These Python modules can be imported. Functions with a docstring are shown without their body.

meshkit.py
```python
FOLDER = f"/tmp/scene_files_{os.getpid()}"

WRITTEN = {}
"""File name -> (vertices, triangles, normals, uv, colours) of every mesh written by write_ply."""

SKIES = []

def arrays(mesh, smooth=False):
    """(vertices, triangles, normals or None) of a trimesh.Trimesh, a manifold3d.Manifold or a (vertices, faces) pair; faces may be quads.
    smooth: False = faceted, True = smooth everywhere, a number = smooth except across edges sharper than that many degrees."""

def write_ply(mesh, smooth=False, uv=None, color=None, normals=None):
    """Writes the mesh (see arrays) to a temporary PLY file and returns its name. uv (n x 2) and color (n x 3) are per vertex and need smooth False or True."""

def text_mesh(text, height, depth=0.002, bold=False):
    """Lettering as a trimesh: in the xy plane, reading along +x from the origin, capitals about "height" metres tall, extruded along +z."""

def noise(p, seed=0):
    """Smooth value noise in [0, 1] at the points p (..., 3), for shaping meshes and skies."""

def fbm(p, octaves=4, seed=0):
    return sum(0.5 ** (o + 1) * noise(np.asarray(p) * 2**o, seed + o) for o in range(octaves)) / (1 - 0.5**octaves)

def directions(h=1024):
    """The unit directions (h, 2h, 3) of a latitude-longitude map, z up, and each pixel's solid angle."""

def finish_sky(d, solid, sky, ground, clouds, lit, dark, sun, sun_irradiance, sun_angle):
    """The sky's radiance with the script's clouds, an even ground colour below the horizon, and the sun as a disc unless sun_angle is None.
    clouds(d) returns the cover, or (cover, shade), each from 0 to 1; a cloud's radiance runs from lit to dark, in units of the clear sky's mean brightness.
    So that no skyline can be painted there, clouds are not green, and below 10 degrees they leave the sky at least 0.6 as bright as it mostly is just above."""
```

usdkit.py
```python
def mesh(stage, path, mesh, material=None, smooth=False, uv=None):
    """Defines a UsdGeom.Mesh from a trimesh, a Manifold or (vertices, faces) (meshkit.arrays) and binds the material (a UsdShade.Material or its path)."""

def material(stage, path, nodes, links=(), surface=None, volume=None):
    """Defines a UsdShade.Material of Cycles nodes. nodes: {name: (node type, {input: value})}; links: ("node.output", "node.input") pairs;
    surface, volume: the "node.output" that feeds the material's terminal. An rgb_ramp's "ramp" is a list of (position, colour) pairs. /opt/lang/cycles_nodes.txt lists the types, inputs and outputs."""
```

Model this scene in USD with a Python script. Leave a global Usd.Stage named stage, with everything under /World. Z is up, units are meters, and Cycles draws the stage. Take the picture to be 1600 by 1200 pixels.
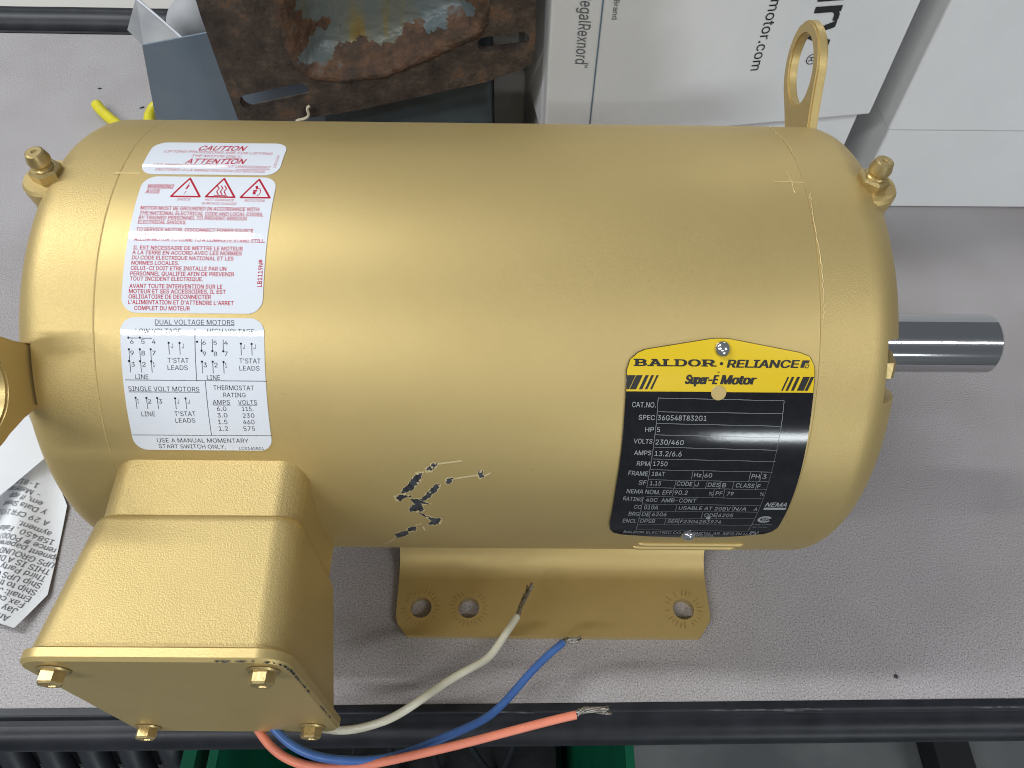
import json, math, random
import numpy as np, trimesh, usdkit, meshkit
import manifold3d as m3
import shapely, shapely.geometry as sg, shapely.ops
from pxr import Usd, UsdGeom, UsdLux, UsdShade, Gf, Sdf, Vt

stage = Usd.Stage.CreateInMemory()
UsdGeom.SetStageUpAxis(stage, 'Z'); UsdGeom.SetStageMetersPerUnit(stage, 1.0)
UsdGeom.Xform.Define(stage, '/World'); UsdGeom.Scope.Define(stage, '/World/Looks')
rng = np.random.default_rng(7); random.seed(7)

# ------------------------------------------------------------------ camera
CAM = np.array([-0.0252415940, -0.2329407650, 0.4048724990])
cp, cy, cr = 0.953537508, 0.0116847263, 0.0182167652
_fw = np.array([math.sin(cy)*math.cos(cp), math.cos(cy)*math.cos(cp), -math.sin(cp)])
_r = np.array([math.cos(cy), -math.sin(cy), 0.0]); _u = np.cross(_r, _fw)
_r, _u = math.cos(cr)*_r + math.sin(cr)*_u, -math.sin(cr)*_r + math.cos(cr)*_u
cam = UsdGeom.Camera.Define(stage, '/World/camera')
cam.CreateHorizontalApertureAttr(36.0); cam.CreateVerticalApertureAttr(27.0)
cam.CreateFocalLengthAttr(1192.04769/1600*36.0)
cam.CreateClippingRangeAttr((0.02, 100.0))
M = np.eye(4); M[0, :3], M[1, :3], M[2, :3], M[3, :3] = _r, _u, -_fw, CAM
cam.AddTransformOp().Set(Gf.Matrix4d(*M.ravel().tolist()))
cam.CreateExposureAttr(-0.04)

# ------------------------------------------------------------------ light: rows of ceiling tubes, dim room
dome = UsdLux.DomeLight.Define(stage, '/World/room_light')
bg = usdkit.material(stage, '/World/Looks/room_air', {'b': ('background_shader', {'color': (0.86, 0.93, 1.0), 'strength': 0.20})}, surface='b.background')
UsdShade.MaterialBindingAPI.Apply(dome.GetPrim()).Bind(bg)
def tube_lamp(name, x, y, z, w, h, k):
    l = UsdLux.RectLight.Define(stage, '/World/' + name)
    l.CreateWidthAttr(w); l.CreateHeightAttr(h); l.CreateIntensityAttr(k); l.CreateColorAttr((0.94, 0.98, 1.0))
    l.AddTranslateOp().Set((x, y, z))
LAMPS = [('ceiling_lamp', -1.55, 0.46, 2.6, 1.25, 0.17, 64), ('ceiling_lamp_001', -2.85, 0.46, 2.6, 1.2, 0.17, 64),
         ('ceiling_lamp_002', -1.45, -1.88, 2.6, 1.2, 0.14, 75), ('ceiling_lamp_003', -2.75, -1.88, 2.6, 1.2, 0.14, 75),
         ('ceiling_lamp_004', -0.5, -3.95, 2.6, 1.2, 0.17, 26), ('ceiling_lamp_005', 0.75, -3.95, 2.6, 0.8, 0.17, 26), ('ceiling_lamp_008', 2.1, -1.88, 2.6, 1.2, 0.14, 75),
         ('ceiling_lamp_006', 1.6, 3.4, 2.6, 1.2, 0.17, 30), ('ceiling_lamp_007', -2.2, 3.4, 2.6, 1.2, 0.17, 30)]
for a in LAMPS: tube_lamp(*a)
win = UsdLux.RectLight.Define(stage, '/World/window_light')   # low window far behind the photographer
win.CreateWidthAttr(1.6); win.CreateHeightAttr(.40); win.CreateIntensityAttr(38); win.CreateColorAttr((.9, .97, 1.0))
win.AddTranslateOp().Set((2.55, -6.2, .50)); win.AddRotateXYZOp().Set((90, 0, 0))

# ------------------------------------------------------------------ measured layout (mm and degrees on the motor shell)
D = json.loads(r'''{"L1":[["CAUTION",-147.08,-8.05,-129.09,-8.06,3.51],["LIFTING PROVISIONS ARE FOR LIFTING",-159.67,-7.08,-117.42,-6.43,1.65],["THE MOTOR ONLY.",-148.27,-5.38,-128.7,-5.15,1.56],["ATTENTION",-149.52,-2.82,-127.01,-2.87,3.11],["LES ANNEAUX DE LEVAGE SONT UNIQUEMENT",-161.02,-1.96,-116.35,-1.28,1.49],["DESTINES A LA MANUTENTION DU MOTEUR.",-159.61,-0.32,-117.68,0.2,1.41],["LB1119N",-114.33,-1.63,-114.18,-6.08,0.97]],"L2":[["WARNING",-160.27,5.28,-150.42,5.34,1.96],["AVIS",-160.28,6.71,-155.08,6.67,1.74],["SHOCK",-147.73,8.6,-142.82,8.65,1.22],["HOT SURFACE",-137.41,8.61,-126.87,8.7,1.13],["SURFACE CHAUDE",-138.4,9.56,-125.59,9.68,1.11],["ROTATION",-122.71,8.8,-115.51,8.79,1.2],["MOTOR MUST BE GROUNDED IN ACCORDANCE WITH",-160.32,11.07,-116.79,11.21,1.46],["THE NATIONAL ELECTRICAL CODE AND LOCAL CODES,",-160.23,12.33,-115.07,12.5,1.41],["BY TRAINED PERSONNEL TO PREVENT SERIOUS",-160.14,13.49,-120.73,13.54,1.37],["ELECTRICAL SHOCKS.",-160.08,14.6,-142.46,14.63,1.37],["TO SERVICE MOTOR, DISCONNECT POWER SOURCE",-160.14,16.33,-117.83,16.47,1.34],["FROM MOTOR AND ANY ACCESSORY DEVICES AND",-160.1,17.49,-118.01,17.6,1.3],["ALLOW MOTOR TO COME TO A COMPLETE STAND STILL.",-160.32,18.61,-113.0,18.82,1.29],["IL EST NECESSAIRE DE METTRE LE MOTEUR",-160.13,20.57,-120.76,20.62,1.32],["A LA TERRE EN ACCORD AVEC LES NORMES",-160.18,21.64,-120.93,21.69,1.29],["DU CODE ELECTRIQUE NATIONAL ET LES",-160.11,22.78,-123.74,22.84,1.29],["NORMES LOCALES.",-160.06,23.93,-143.03,23.93,1.27],["CELUI-CI DOIT ETRE INSTALLE PAR UN",-160.09,25.07,-126.0,25.08,1.32],["PERSONNEL QUALIFIE AFIN DE PREVENIR",-160.08,26.24,-123.06,26.23,1.32],["TOUT INCIDENT ELECTRIQUE.",-160.04,27.32,-134.01,27.31,1.29],["AVANT TOUTE INTERVENTION SUR LE",-160.02,28.87,-127.01,28.89,1.34],["MOTEUR ET SES ACCESSOIRES, IL EST",-160.07,29.98,-125.67,29.95,1.34],["OBLIGATOIRE DE DECONNECTER",-160.09,31.07,-130.83,31.04,1.32],["L'ALIMENTATION ET D'ATTENDRE L'ARRET",-160.12,32.2,-122.69,32.26,1.32],["COMPLET DU MOTEUR",-157.96,33.44,-138.21,33.43,1.32],["LB1119N\u00ae",-112.98,28.44,-112.99,22.6,1.48]],"L3":[["DUAL VOLTAGE MOTORS",-150.5,36.35,-122.33,36.31,1.74],["LOW VOLTAGE",-157.33,38.22,-141.25,38.16,1.74],["HIGH VOLTAGE",-131.93,38.09,-115.33,38.05,1.65],["6",-159.37,40.32,-158.14,40.32,1.55],["5",-155.51,40.33,-154.24,40.32,1.55],["4",-151.64,40.31,-150.37,40.3,1.55],["9",-159.46,42.69,-158.19,42.68,1.65],["8",-155.55,42.7,-154.27,42.69,1.65],["7",-151.72,42.68,-150.45,42.67,1.65],["3",-159.36,45.02,-158.12,45.02,1.67],["2",-155.52,45.03,-154.25,45.02,1.67],["1",-151.69,45.01,-151.0,45.01,1.67],["J",-144.87,41.17,-144.19,41.16,1.65],["J",-141.05,41.17,-140.32,41.17,1.63],["T'STAT",-146.35,44.16,-138.87,44.15,1.75],["LEADS",-146.52,45.65,-139.34,45.64,1.67],["LINE",-158.36,47.62,-153.65,47.62,1.68],["6",-133.78,40.37,-132.55,40.37,1.35],["5",-129.82,40.38,-128.59,40.37,1.37],["4",-126.04,40.36,-124.72,40.35,1.37],["9",-133.69,42.69,-132.5,42.68,1.56],["8",-129.81,42.7,-128.58,42.69,1.56],["7",-125.94,42.68,-124.84,42.67,1.56],["3",-133.66,45.02,-132.43,45.02,1.65],["2",-129.82,45.03,-128.64,45.02,1.67],["1",-126.03,45.04,-125.3,45.03,1.67],["J",-119.38,41.19,-118.65,41.19,1.63],["J",-115.6,41.2,-114.83,41.2,1.65],["T'STAT",-120.84,44.13,-113.26,44.15,1.74],["LEADS",-120.92,45.62,-113.74,45.64,1.67],["LINE",-132.73,47.65,-128.01,47.65,1.68],["SINGLE VOLT MOTORS",-161.22,50.16,-135.85,50.14,1.7],["1",-158.68,52.85,-158.03,52.85,1.65],["2",-154.85,52.86,-153.6,52.85,1.67],["3",-150.92,52.84,-149.68,52.83,1.67],["J",-144.27,52.83,-143.58,52.83,1.65],["J",-140.49,52.84,-139.75,52.84,1.65],["LINE",-157.84,55.7,-152.82,55.68,1.81],["T'STAT",-145.83,55.58,-138.21,55.57,1.81],["LEADS",-145.93,57.08,-138.65,57.04,1.74],["THERMOSTAT",-130.73,49.79,-116.16,49.8,1.72],["RATING",-127.38,51.32,-119.36,51.3,1.63],["AMPS",-131.49,52.91,-125.25,52.9,1.67],["VOLTS",-122.34,52.89,-115.45,52.88,1.67],["6.0",-130.24,54.35,-126.81,54.33,1.68],["3.0",-130.32,55.82,-126.73,55.8,1.7],["1.5",-130.43,57.35,-127.06,57.33,1.74],["1.2",-130.56,58.88,-127.13,58.86,1.77],["115.",-121.15,54.33,-117.07,54.31,1.68],["230",-121.16,55.83,-116.97,55.81,1.7],["460",-121.32,57.33,-117.16,57.31,1.74],["575",-121.51,58.86,-117.29,58.84,1.77],["USE A MANUAL MOMENTARY",-153.96,61.82,-120.36,61.76,1.75],["START SWITCH ONLY.",-153.9,63.26,-129.13,63.25,1.68],["LC0145B01",-124.26,63.48,-115.11,63.5,1.23]],"LN":[["CAT.NO.",20.12,52.6,28.74,52.64,1.93],["SPEC",22.8,55.39,28.68,55.44,1.91],["HP",25.55,58.14,28.77,58.12,1.82],["VOLTS",21.72,60.89,28.57,60.95,1.89],["AMPS",22.28,63.79,28.62,63.8,1.98],["RPM",23.7,66.58,28.56,66.66,2.07],["FRAME",20.96,69.19,28.3,69.41,2.19],["SF",25.36,71.91,28.24,72.0,2.33],["NEMA NOM. EFF",21.25,74.57,38.78,75.0,2.28],["RATING",20.32,76.95,27.97,77.29,2.21],["CC",25.08,79.89,27.84,80.01,2.4],["BRG",23.59,82.63,27.8,82.75,2.62],["ENCL",21.91,85.67,27.3,85.8,2.9],["36G548T832G1",29.77,55.44,47.54,55.51,1.91],["5",29.87,58.16,31.04,58.15,1.82],["230/460",29.78,61.12,40.17,61.2,2.05],["13.2/6.6",29.91,63.99,39.97,64.07,2.15],["1750",29.82,66.6,35.17,66.62,2.08],["184T",29.85,69.35,34.82,69.37,2.01],["Hz",46.01,69.58,48.71,69.56,2.03],["60",49.94,69.66,52.78,69.64,2.03],["PH",67.84,69.82,70.83,69.8,2.03],["3",72.07,69.91,73.49,69.9,2.05],["1.15",29.68,72.05,33.91,72.08,2.14],["CODE",39.93,72.1,45.84,72.24,2.14],["J",47.15,72.28,48.29,72.28,2.14],["DES",51.98,72.37,56.45,72.46,2.15],["B",57.54,72.51,58.91,72.5,2.17],["CLASS",62.63,72.47,69.74,72.66,2.15],["F",71.05,72.71,72.2,72.7,2.17],["90.2",39.77,74.93,44.78,74.96,2.29],["%",53.14,75.09,54.59,75.08,1.89],["PF",55.73,75.01,58.35,75.06,2.08],["79",60.03,75.11,62.59,75.15,2.1],["%",72.89,75.15,74.4,75.14,1.89],["40C  AMB-CONT",29.24,77.41,48.88,77.6,2.24],["010A",29.11,80.07,34.67,80.17,2.41],["USABLE AT 208V",42.85,80.11,63.28,80.39,2.17],["N/A",64.65,80.31,69.65,80.41,2.19],["A",72.64,80.46,74.04,80.45,2.19],["DE",28.93,82.82,31.86,82.88,2.5],["6206",32.95,82.79,38.71,82.82,2.5],["ODE",53.82,82.86,58.72,82.98,2.38],["6205",59.47,82.97,65.31,83.0,2.38],["OPSB",28.79,85.7,34.92,85.73,2.64],["SER",39.95,85.6,44.2,85.65,2.62],["F2304283974",45.13,85.73,61.67,85.85,2.48],["BALDOR ELECTRIC CO. FT. SMITH, AR. MFG IN U.S.A.",23.49,91.09,79.25,91.85,2.21],["NP1256L",53.59,92.96,61.58,92.99,2.43]],"ext":{"nema":[["NEMA",76.36,78.75,84.86,78.83,2.54],["PREMIUM",76.71,79.58,85.2,79.59,0.96]],"bal":[["BALDOR",20.12,43.92,49.42,43.92,2.55],["RELIANCE",53.46,44.06,78.85,44.0,2.69]],"sup":[["Super-E",38.72,47.43,49.98,47.45,3.14],["Motor",51.52,47.44,63.66,47.46,3.14]]},"lines3":[[[-150.5,36.53],[-122.33,36.46]],[[-162.06,47.82],[-111.52,47.84]],[[-136.33,37.06],[-136.44,47.99]],[[-133.36,47.95],[-133.56,59.99]],[[-162.44,60.06],[-111.72,60.0]],[[-161.26,50.36],[-135.78,50.31]],[[-131.52,53.05],[-125.18,53.04]],[[-122.36,53.03],[-115.47,53.02]],[[-159.99,39.15],[-151.59,39.18]],[[-159.9,41.46],[-159.79,46.23]],[[-156.04,41.44],[-155.95,46.21]],[[-152.17,41.42],[-152.12,46.24]],[[-145.72,40.07],[-145.6,42.49]],[[-141.86,40.08],[-141.78,42.47]],[[-134.01,39.27],[-134.12,41.64]],[[-130.14,39.25],[-130.25,41.67]],[[-126.32,39.29],[-126.42,41.7]],[[-134.15,43.88],[-134.12,46.28]],[[-130.31,43.86],[-130.36,46.26]],[[-126.48,43.9],[-126.48,46.32]],[[-120.07,40.12],[-120.0,42.49]],[[-116.25,40.15],[-116.17,42.49]],[[-159.04,51.62],[-159.07,54.04]],[[-155.18,51.63],[-155.18,54.05]],[[-151.31,51.64],[-151.3,54.06]],[[-144.87,51.66],[-144.91,54.05]],[[-141.09,51.67],[-141.12,54.06]]],"dots3":[[-159.9,41.46],[-156.04,41.44],[-152.17,41.42],[-160.13,43.88],[-156.17,43.89],[-152.2,43.9],[-145.72,40.07],[-141.86,40.08],[-135.62,39.81],[-134.12,41.64],[-130.25,41.67],[-126.42,41.7],[-134.15,43.88],[-130.31,43.86],[-126.48,43.9],[-120.07,40.12],[-116.25,40.15],[-159.04,51.62],[-155.18,51.63],[-151.31,51.64],[-144.87,51.66],[-141.09,51.67],[-159.99,39.1],[-155.9,39.07]],"linesN":[[[29.4,50.59],[75.03,50.97]],[[29.4,50.59],[29.41,56.34]],[[75.03,50.97],[75.21,56.61]],[[29.4,53.59],[74.91,53.77]],[[29.53,56.21],[75.21,56.61]],[[29.42,58.82],[75.35,59.34]],[[29.54,61.77],[75.35,62.31]],[[29.28,64.76],[75.46,65.19]],[[29.09,67.62],[75.26,68.03]],[[29.0,70.44],[75.1,70.82]],[[29.4,56.21],[28.69,72.8]],[[75.21,56.61],[74.37,89.72]],[[28.69,72.8],[75.02,73.15]],[[28.85,75.62],[74.4,76.07]],[[28.61,78.21],[74.39,78.43]],[[28.4,80.87],[74.29,80.89]],[[28.39,83.7],[74.31,83.57]],[[28.23,86.5],[74.33,86.54]],[[28.27,89.15],[74.37,89.72]],[[28.05,75.63],[28.27,89.15]],[[45.22,67.79],[45.17,70.18]],[[49.31,67.76],[49.39,70.26]],[[67.02,67.92],[67.17,70.59]],[[71.15,68.0],[71.34,70.68]],[[39.48,70.48],[39.33,72.85]],[[46.69,70.55],[46.76,72.98]],[[51.36,70.69],[51.28,72.95]],[[56.66,70.76],[56.77,73.03]],[[61.52,70.79],[61.69,73.12]],[[70.41,70.9],[70.64,73.18]],[[39.18,72.85],[39.25,75.43]],[[54.8,72.93],[54.91,75.64]],[[58.78,73.02],[59.01,75.73]],[[41.83,78.32],[41.85,80.77]],[[63.94,78.36],[64.28,80.89]],[[32.06,80.99],[32.2,83.67]],[[52.76,81.05],[53.07,83.74]],[[58.76,81.0],[59.05,83.69]],[[38.88,83.69],[39.12,86.4]],[[44.36,83.73],[44.65,86.35]]],"st":[[[17.62,45.82],[20.88,45.81],[18.7,48.77],[17.83,48.78]],[[21.12,45.81],[23.42,45.8],[21.25,48.76],[18.94,48.77]],[[24.43,45.79],[25.63,45.78],[23.46,48.75],[22.26,48.76]],[[26.5,45.78],[27.47,45.77],[25.31,48.74],[24.34,48.75]],[[28.39,45.77],[29.13,45.77],[26.98,48.73],[26.24,48.74]],[[75.41,45.91],[76.01,45.9],[74.13,48.82],[73.53,48.82]],[[76.94,45.9],[77.86,45.89],[75.98,48.81],[75.05,48.81]],[[78.88,45.89],[79.94,45.88],[78.07,48.8],[77.0,48.8]],[[81.04,45.88],[83.49,45.86],[81.63,48.78],[79.18,48.79]],[[83.82,45.86],[84.97,45.86],[83.12,48.77],[81.96,48.78]]],"plate":[[17.46,44.83],[18.62,42.57],[21.4,41.1],[24.12,40.42],[46.96,38.2],[50.62,38.05],[54.3,38.16],[79.25,40.8],[83.0,41.57],[84.8,43.42],[85.19,44.75]],"pl":[[17.53,45.49],[17.58,52.29],[17.48,62.3],[16.88,72.59],[16.8,86.6],[17.49,88.96],[19.22,91.03]],"pb":[[22.94,92.12],[35.72,93.29],[49.96,93.75],[67.03,93.3],[81.68,91.25]],"pr":[[85.33,47.11],[85.41,51.94],[85.72,60.55],[85.97,69.39],[85.93,81.17],[85.76,87.83],[84.17,90.04]],"tri":[[[-145.23,2.16],[-150.32,7.48],[-139.67,7.49]],[[-132.42,2.14],[-137.48,7.47],[-126.79,7.56]],[[-119.19,2.28],[-124.54,7.59],[-113.75,7.6]]],"und1":[[[-134.49,-4.97],[-128.58,-4.84]],[[-128.92,-0.99],[-116.22,-0.89]]],"bolt":[[-144.76,3.34],[-145.76,5.4],[-145.1,5.25],[-145.79,6.91],[-145.12,6.0],[-145.53,6.0],[-144.54,4.21],[-145.1,4.31]],"waves":[[[-134.2,4.36],[-133.25,5.06],[-133.88,6.0],[-133.08,6.81]],[[-132.83,4.35],[-131.88,5.05],[-132.52,5.99],[-131.72,6.8]],[[-131.46,4.34],[-130.51,5.04],[-131.15,5.98],[-130.36,6.79]]],"hand":[[[-120.01,4.25],[-119.0,4.24],[-118.83,5.18],[-119.61,5.19]],[[-120.43,5.43],[-118.94,5.41],[-118.92,5.88],[-120.38,5.98]],[[-120.44,5.98],[-119.37,5.97],[-119.28,6.7],[-120.35,6.71]]],"chips":[[[-55.38,67.95],[-53.77,67.67],[-52.56,66.62],[-51.22,66.67],[-51.49,67.43],[-52.7,68.43],[-53.88,68.95],[-55.33,68.95]],[[-59.15,69.49],[-57.24,69.48],[-57.68,70.7],[-58.99,72.33],[-61.26,74.03],[-63.77,75.52],[-65.5,75.3],[-64.99,74.24],[-63.01,73.28],[-60.96,71.43],[-59.66,70.01]],[[-68.15,76.85],[-66.46,76.43],[-64.34,76.29],[-62.73,76.4],[-62.47,76.89],[-63.75,77.03],[-65.65,77.25],[-66.27,78.31],[-67.92,78.32]],[[-52.39,72.91],[-50.55,72.9],[-51.33,73.96],[-53.59,75.94],[-56.62,78.03],[-58.3,78.39],[-58.7,77.83],[-56.43,76.36],[-54.41,74.75]],[[-62.22,77.86],[-59.38,77.63],[-56.72,78.9],[-55.6,79.42],[-56.8,79.56],[-58.6,78.91],[-58.36,80.72],[-58.03,81.9],[-60.01,82.4],[-63.08,82.18],[-63.1,80.75],[-61.02,79.37]],[[-46.96,70.81],[-45.72,70.8],[-46.11,71.88],[-47.76,72.51],[-48.28,72.08]],[[-35.49,68.84],[-34.35,68.83],[-34.15,70.03],[-34.62,70.91],[-35.61,70.04]],[[-59.83,82.9],[-57.31,83.74],[-54.6,85.2],[-51.71,85.29],[-51.3,86.0],[-52.72,87.77],[-54.99,88.4],[-56.9,87.99],[-54.77,86.6],[-57.43,84.69]],[[-65.64,90.46],[-63.72,89.31],[-62.31,89.75],[-62.44,91.48],[-64.21,92.23],[-65.89,91.88]],[[-71.95,94.71],[-68.46,92.27],[-66.43,92.1],[-65.35,93.0],[-67.83,95.53],[-70.81,96.5]]],"scr":[[[-51.0,66.84],[-42.18,65.98]],[[-45.6,71.05],[-35.97,69.87]],[[-33.93,70.38],[-31.27,69.25]],[[-78.33,103.33],[-72.56,97.51]],[[-61.86,88.47],[-59.81,87.83]],[[-59.06,89.39],[-58.61,91.43]]],"crack":[[[88.39,-32.04],[86.61,-21.54],[87.12,-15.26],[87.28,-10.57],[87.01,-7.9]],[[88.04,4.44],[87.35,10.18],[87.43,15.35],[87.97,20.14],[87.95,26.58],[87.8,33.96]],[[82.22,-2.66],[82.49,4.49]],[[75.81,1.1],[86.94,1.28]]],"leftmark":[[-174.25,0.67],[-164.15,0.58]],"bx":{"rex_top":[22.2,179.5],"rex_end":[16.6,137.7],"rex_capw":[24.6,137.0],"brand0":[37.9,178.3],"brand_end":[36.2,167.2],"line0":[30.7,178.9],"line1":[29.3,96.4],"dot_end":[131.2,126.5],"dot_cap":[138.7,126.8],"dot0":[134.4,171.5],"ury_end":[166.9,141.8],"ury0":[160.0,169.7],"ury_r":[175.3,168.6],"reg":[170.7,131.1],"corner":[229.6,85.1],"tl":[0.0,181.0],"c2":[229.3,164.8]},"wires":{"white":[[-125.6,-156.5,36.0],[-113.1,-160.0,38.0],[-99.1,-163.1,42.0],[-88.5,-163.3,47.0],[-77.1,-161.1,51.0],[-64.1,-156.5,60.0],[-52.8,-146.9,54.0],[-42.0,-139.0,49.0],[-33.6,-133.0,45.0],[-27.2,-124.2,42.0],[-22.7,-116.6,40.0],[-19.3,-110.7,38.0]],"whites":[[-19.3,-111.3,38.0],[-17.1,-104.6,37.0],[-14.5,-98.8,36.0],[-12.5,-93.5,36.0]],"blue":[[-130.7,-156.6,55.0],[-122.2,-165.5,55.0],[-114.8,-171.0,54.0],[-104.9,-175.0,53.0],[-91.5,-176.7,52.0],[-81.1,-176.3,50.0],[-68.2,-173.3,47.0],[-55.1,-167.5,43.0],[-41.5,-161.4,40.0],[-31.7,-155.6,37.0],[-23.1,-147.2,34.0],[-12.5,-134.9,31.0],[-4.6,-126.9,29.0],[3.5,-119.8,27.0]],"blues":[[2.8,-120.5,27.0],[6.1,-118.3,26.0],[9.3,-118.6,26.0],[13.0,-116.7,27.0]],"red":[[-139.2,-155.5,50.0],[-130.3,-165.3,50.0],[-123.7,-171.6,50.0],[-116.1,-176.0,50.0],[-104.9,-178.9,50.0],[-91.5,-179.1,50.0],[-75.6,-176.8,50.0],[-59.7,-173.5,50.0],[-43.6,-169.9,50.0],[-21.7,-164.5,50.0],[6.2,-157.9,50.0]],"reds":[[6.2,-157.9,50.0],[10.5,-155.8,50.0],[14.7,-155.7,50.0],[22.2,-155.2,49.0]]},"misc":{"edge":[[-274.8,-147.7,0.0],[238.7,-137.3,0.0]],"low":[[-21.1,-157.7,-10.0],[-18.2,-108.6,-300.0],[-18.2,-125.3,-300.0],[-443.1,-127.3,-300.0],[-289.7,-126.6,-300.0],[-278.0,-126.5,-300.0],[-260.5,-126.4,-300.0],[-220.7,-126.2,-300.0],[30.0,-125.0,-300.0],[78.2,-124.8,-300.0],[418.8,-67.9,-500.0],[453.0,-92.5,-500.0],[590.6,-4.1,-850.0],[649.3,-3.8,-850.0],[599.6,-38.3,-850.0],[638.0,-38.1,-850.0],[753.6,-37.6,-850.0],[-769.1,-44.9,-850.0]],"back":[[-531.1,509.7,0.0],[-512.3,461.5,0.0],[-534.8,519.3,0.0],[-506.1,473.0,20.0],[-389.0,510.6,0.0]]},"pt":[["Any discrepancies",-283.0,-102.2,-309.0,-97.0],["Jay De",-281.0,-98.1,-290.6,-96.2],["Fax confirmation",-279.3,-94.4,-305.2,-89.1],["Email: Jay.",-277.6,-90.9,-303.7,-85.6],["Ship to the address",-276.3,-87.1,-302.8,-81.7],["Ship UPS GROUND",-275.4,-83.1,-302.0,-77.7],["Third Party Billing",-274.8,-79.0,-301.3,-73.5],["THIS IS A DIRECT",-274.1,-74.9,-301.1,-69.4],["UPS GROUND by 08",-273.5,-70.8,-300.9,-65.2],["ipment paperwork",-273.8,-66.6,-301.2,-61.1],["rence # PO0077036",-275.7,-62.3,-303.6,-56.5],["158450 . Failure to",-278.3,-57.4,-306.2,-51.5],["ayment.",-281.2,-52.7,-308.6,-46.8],["A 29 CFR 1910.",-284.2,-46.6,-312.3,-40.6],["y Data Sheet",-287.5,-40.6,-315.9,-34.5],["em, if app",-290.7,-35.5,-319.3,-29.3],["- Materials",-293.1,-30.5,-321.9,-24.2],["1-812",-295.6,-25.0,-324.8,-18.7]],"pA":[[-279.9,-107.9],[-271.0,-88.9],[-278.7,-35.9],[-304.4,2.4],[-422.4,29.1],[-376.8,-78.9],[-290.2,-105.6]],"pB":[[-314.7,18.9],[-294.1,-10.0],[-310.7,-39.1],[-342.1,-87.8],[-366.7,-64.6],[-321.8,-10.6]],"yel":[[-380.1,341.8,4.0],[-360.4,320.2,5.0],[-337.9,293.3,8.0]],"yel2":[[-328.2,315.1,4.0],[-329.3,323.7,6.0],[-328.3,330.7,8.0],[-324.4,335.0,10.0]],"rust":[[-197.4,189.3],[-201.9,171.2],[-201.3,139.6],[-199.9,100.6],[-189.0,98.4],[-163.7,100.6],[-121.2,108.7],[-79.6,119.4],[-39.4,129.6],[-18.0,138.5],[-11.5,142.8],[-10.3,152.7],[-11.0,191.6]],"open":[[-153.8,189.8],[-154.2,168.1],[-153.4,150.5],[-151.1,140.2],[-144.6,133.9],[-125.4,132.5],[-101.4,136.6],[-81.2,145.2],[-61.5,155.2],[-45.5,162.5],[-41.7,169.4],[-38.4,191.2]],"slot1":[[-189.9,113.4],[-155.0,122.0]],"slot2":[[-39.8,153.9],[-18.4,157.3]],"sheet":[[-253.3,138.1],[-209.0,147.0],[-206.9,84.8],[-264.9,83.0]],"flap":[[-255.7,163.1],[-225.9,142.2],[-255.4,135.1]],"dome":[[-241.1,129.3],[-258.0,121.1],[-221.5,138.1]],"skirt":[[-160.0,76.6],[-38.6,78.2],[-36.6,143.3],[-150.8,141.9]],"wht":[[-43.8,16.2],[-8.2,16.6],[-9.2,113.4],[-41.3,113.0]],"thr":[[-161.3,103.0],[-158.2,104.0],[-155.1,105.0],[-152.6,107.4],[-152.6,111.1],[-150.5,113.9]],"foot":[[-81.3,-99.1,5.0],[-74.6,-110.8,5.0]]}''')
R = 0.0995250; AX = 0.1143

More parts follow.
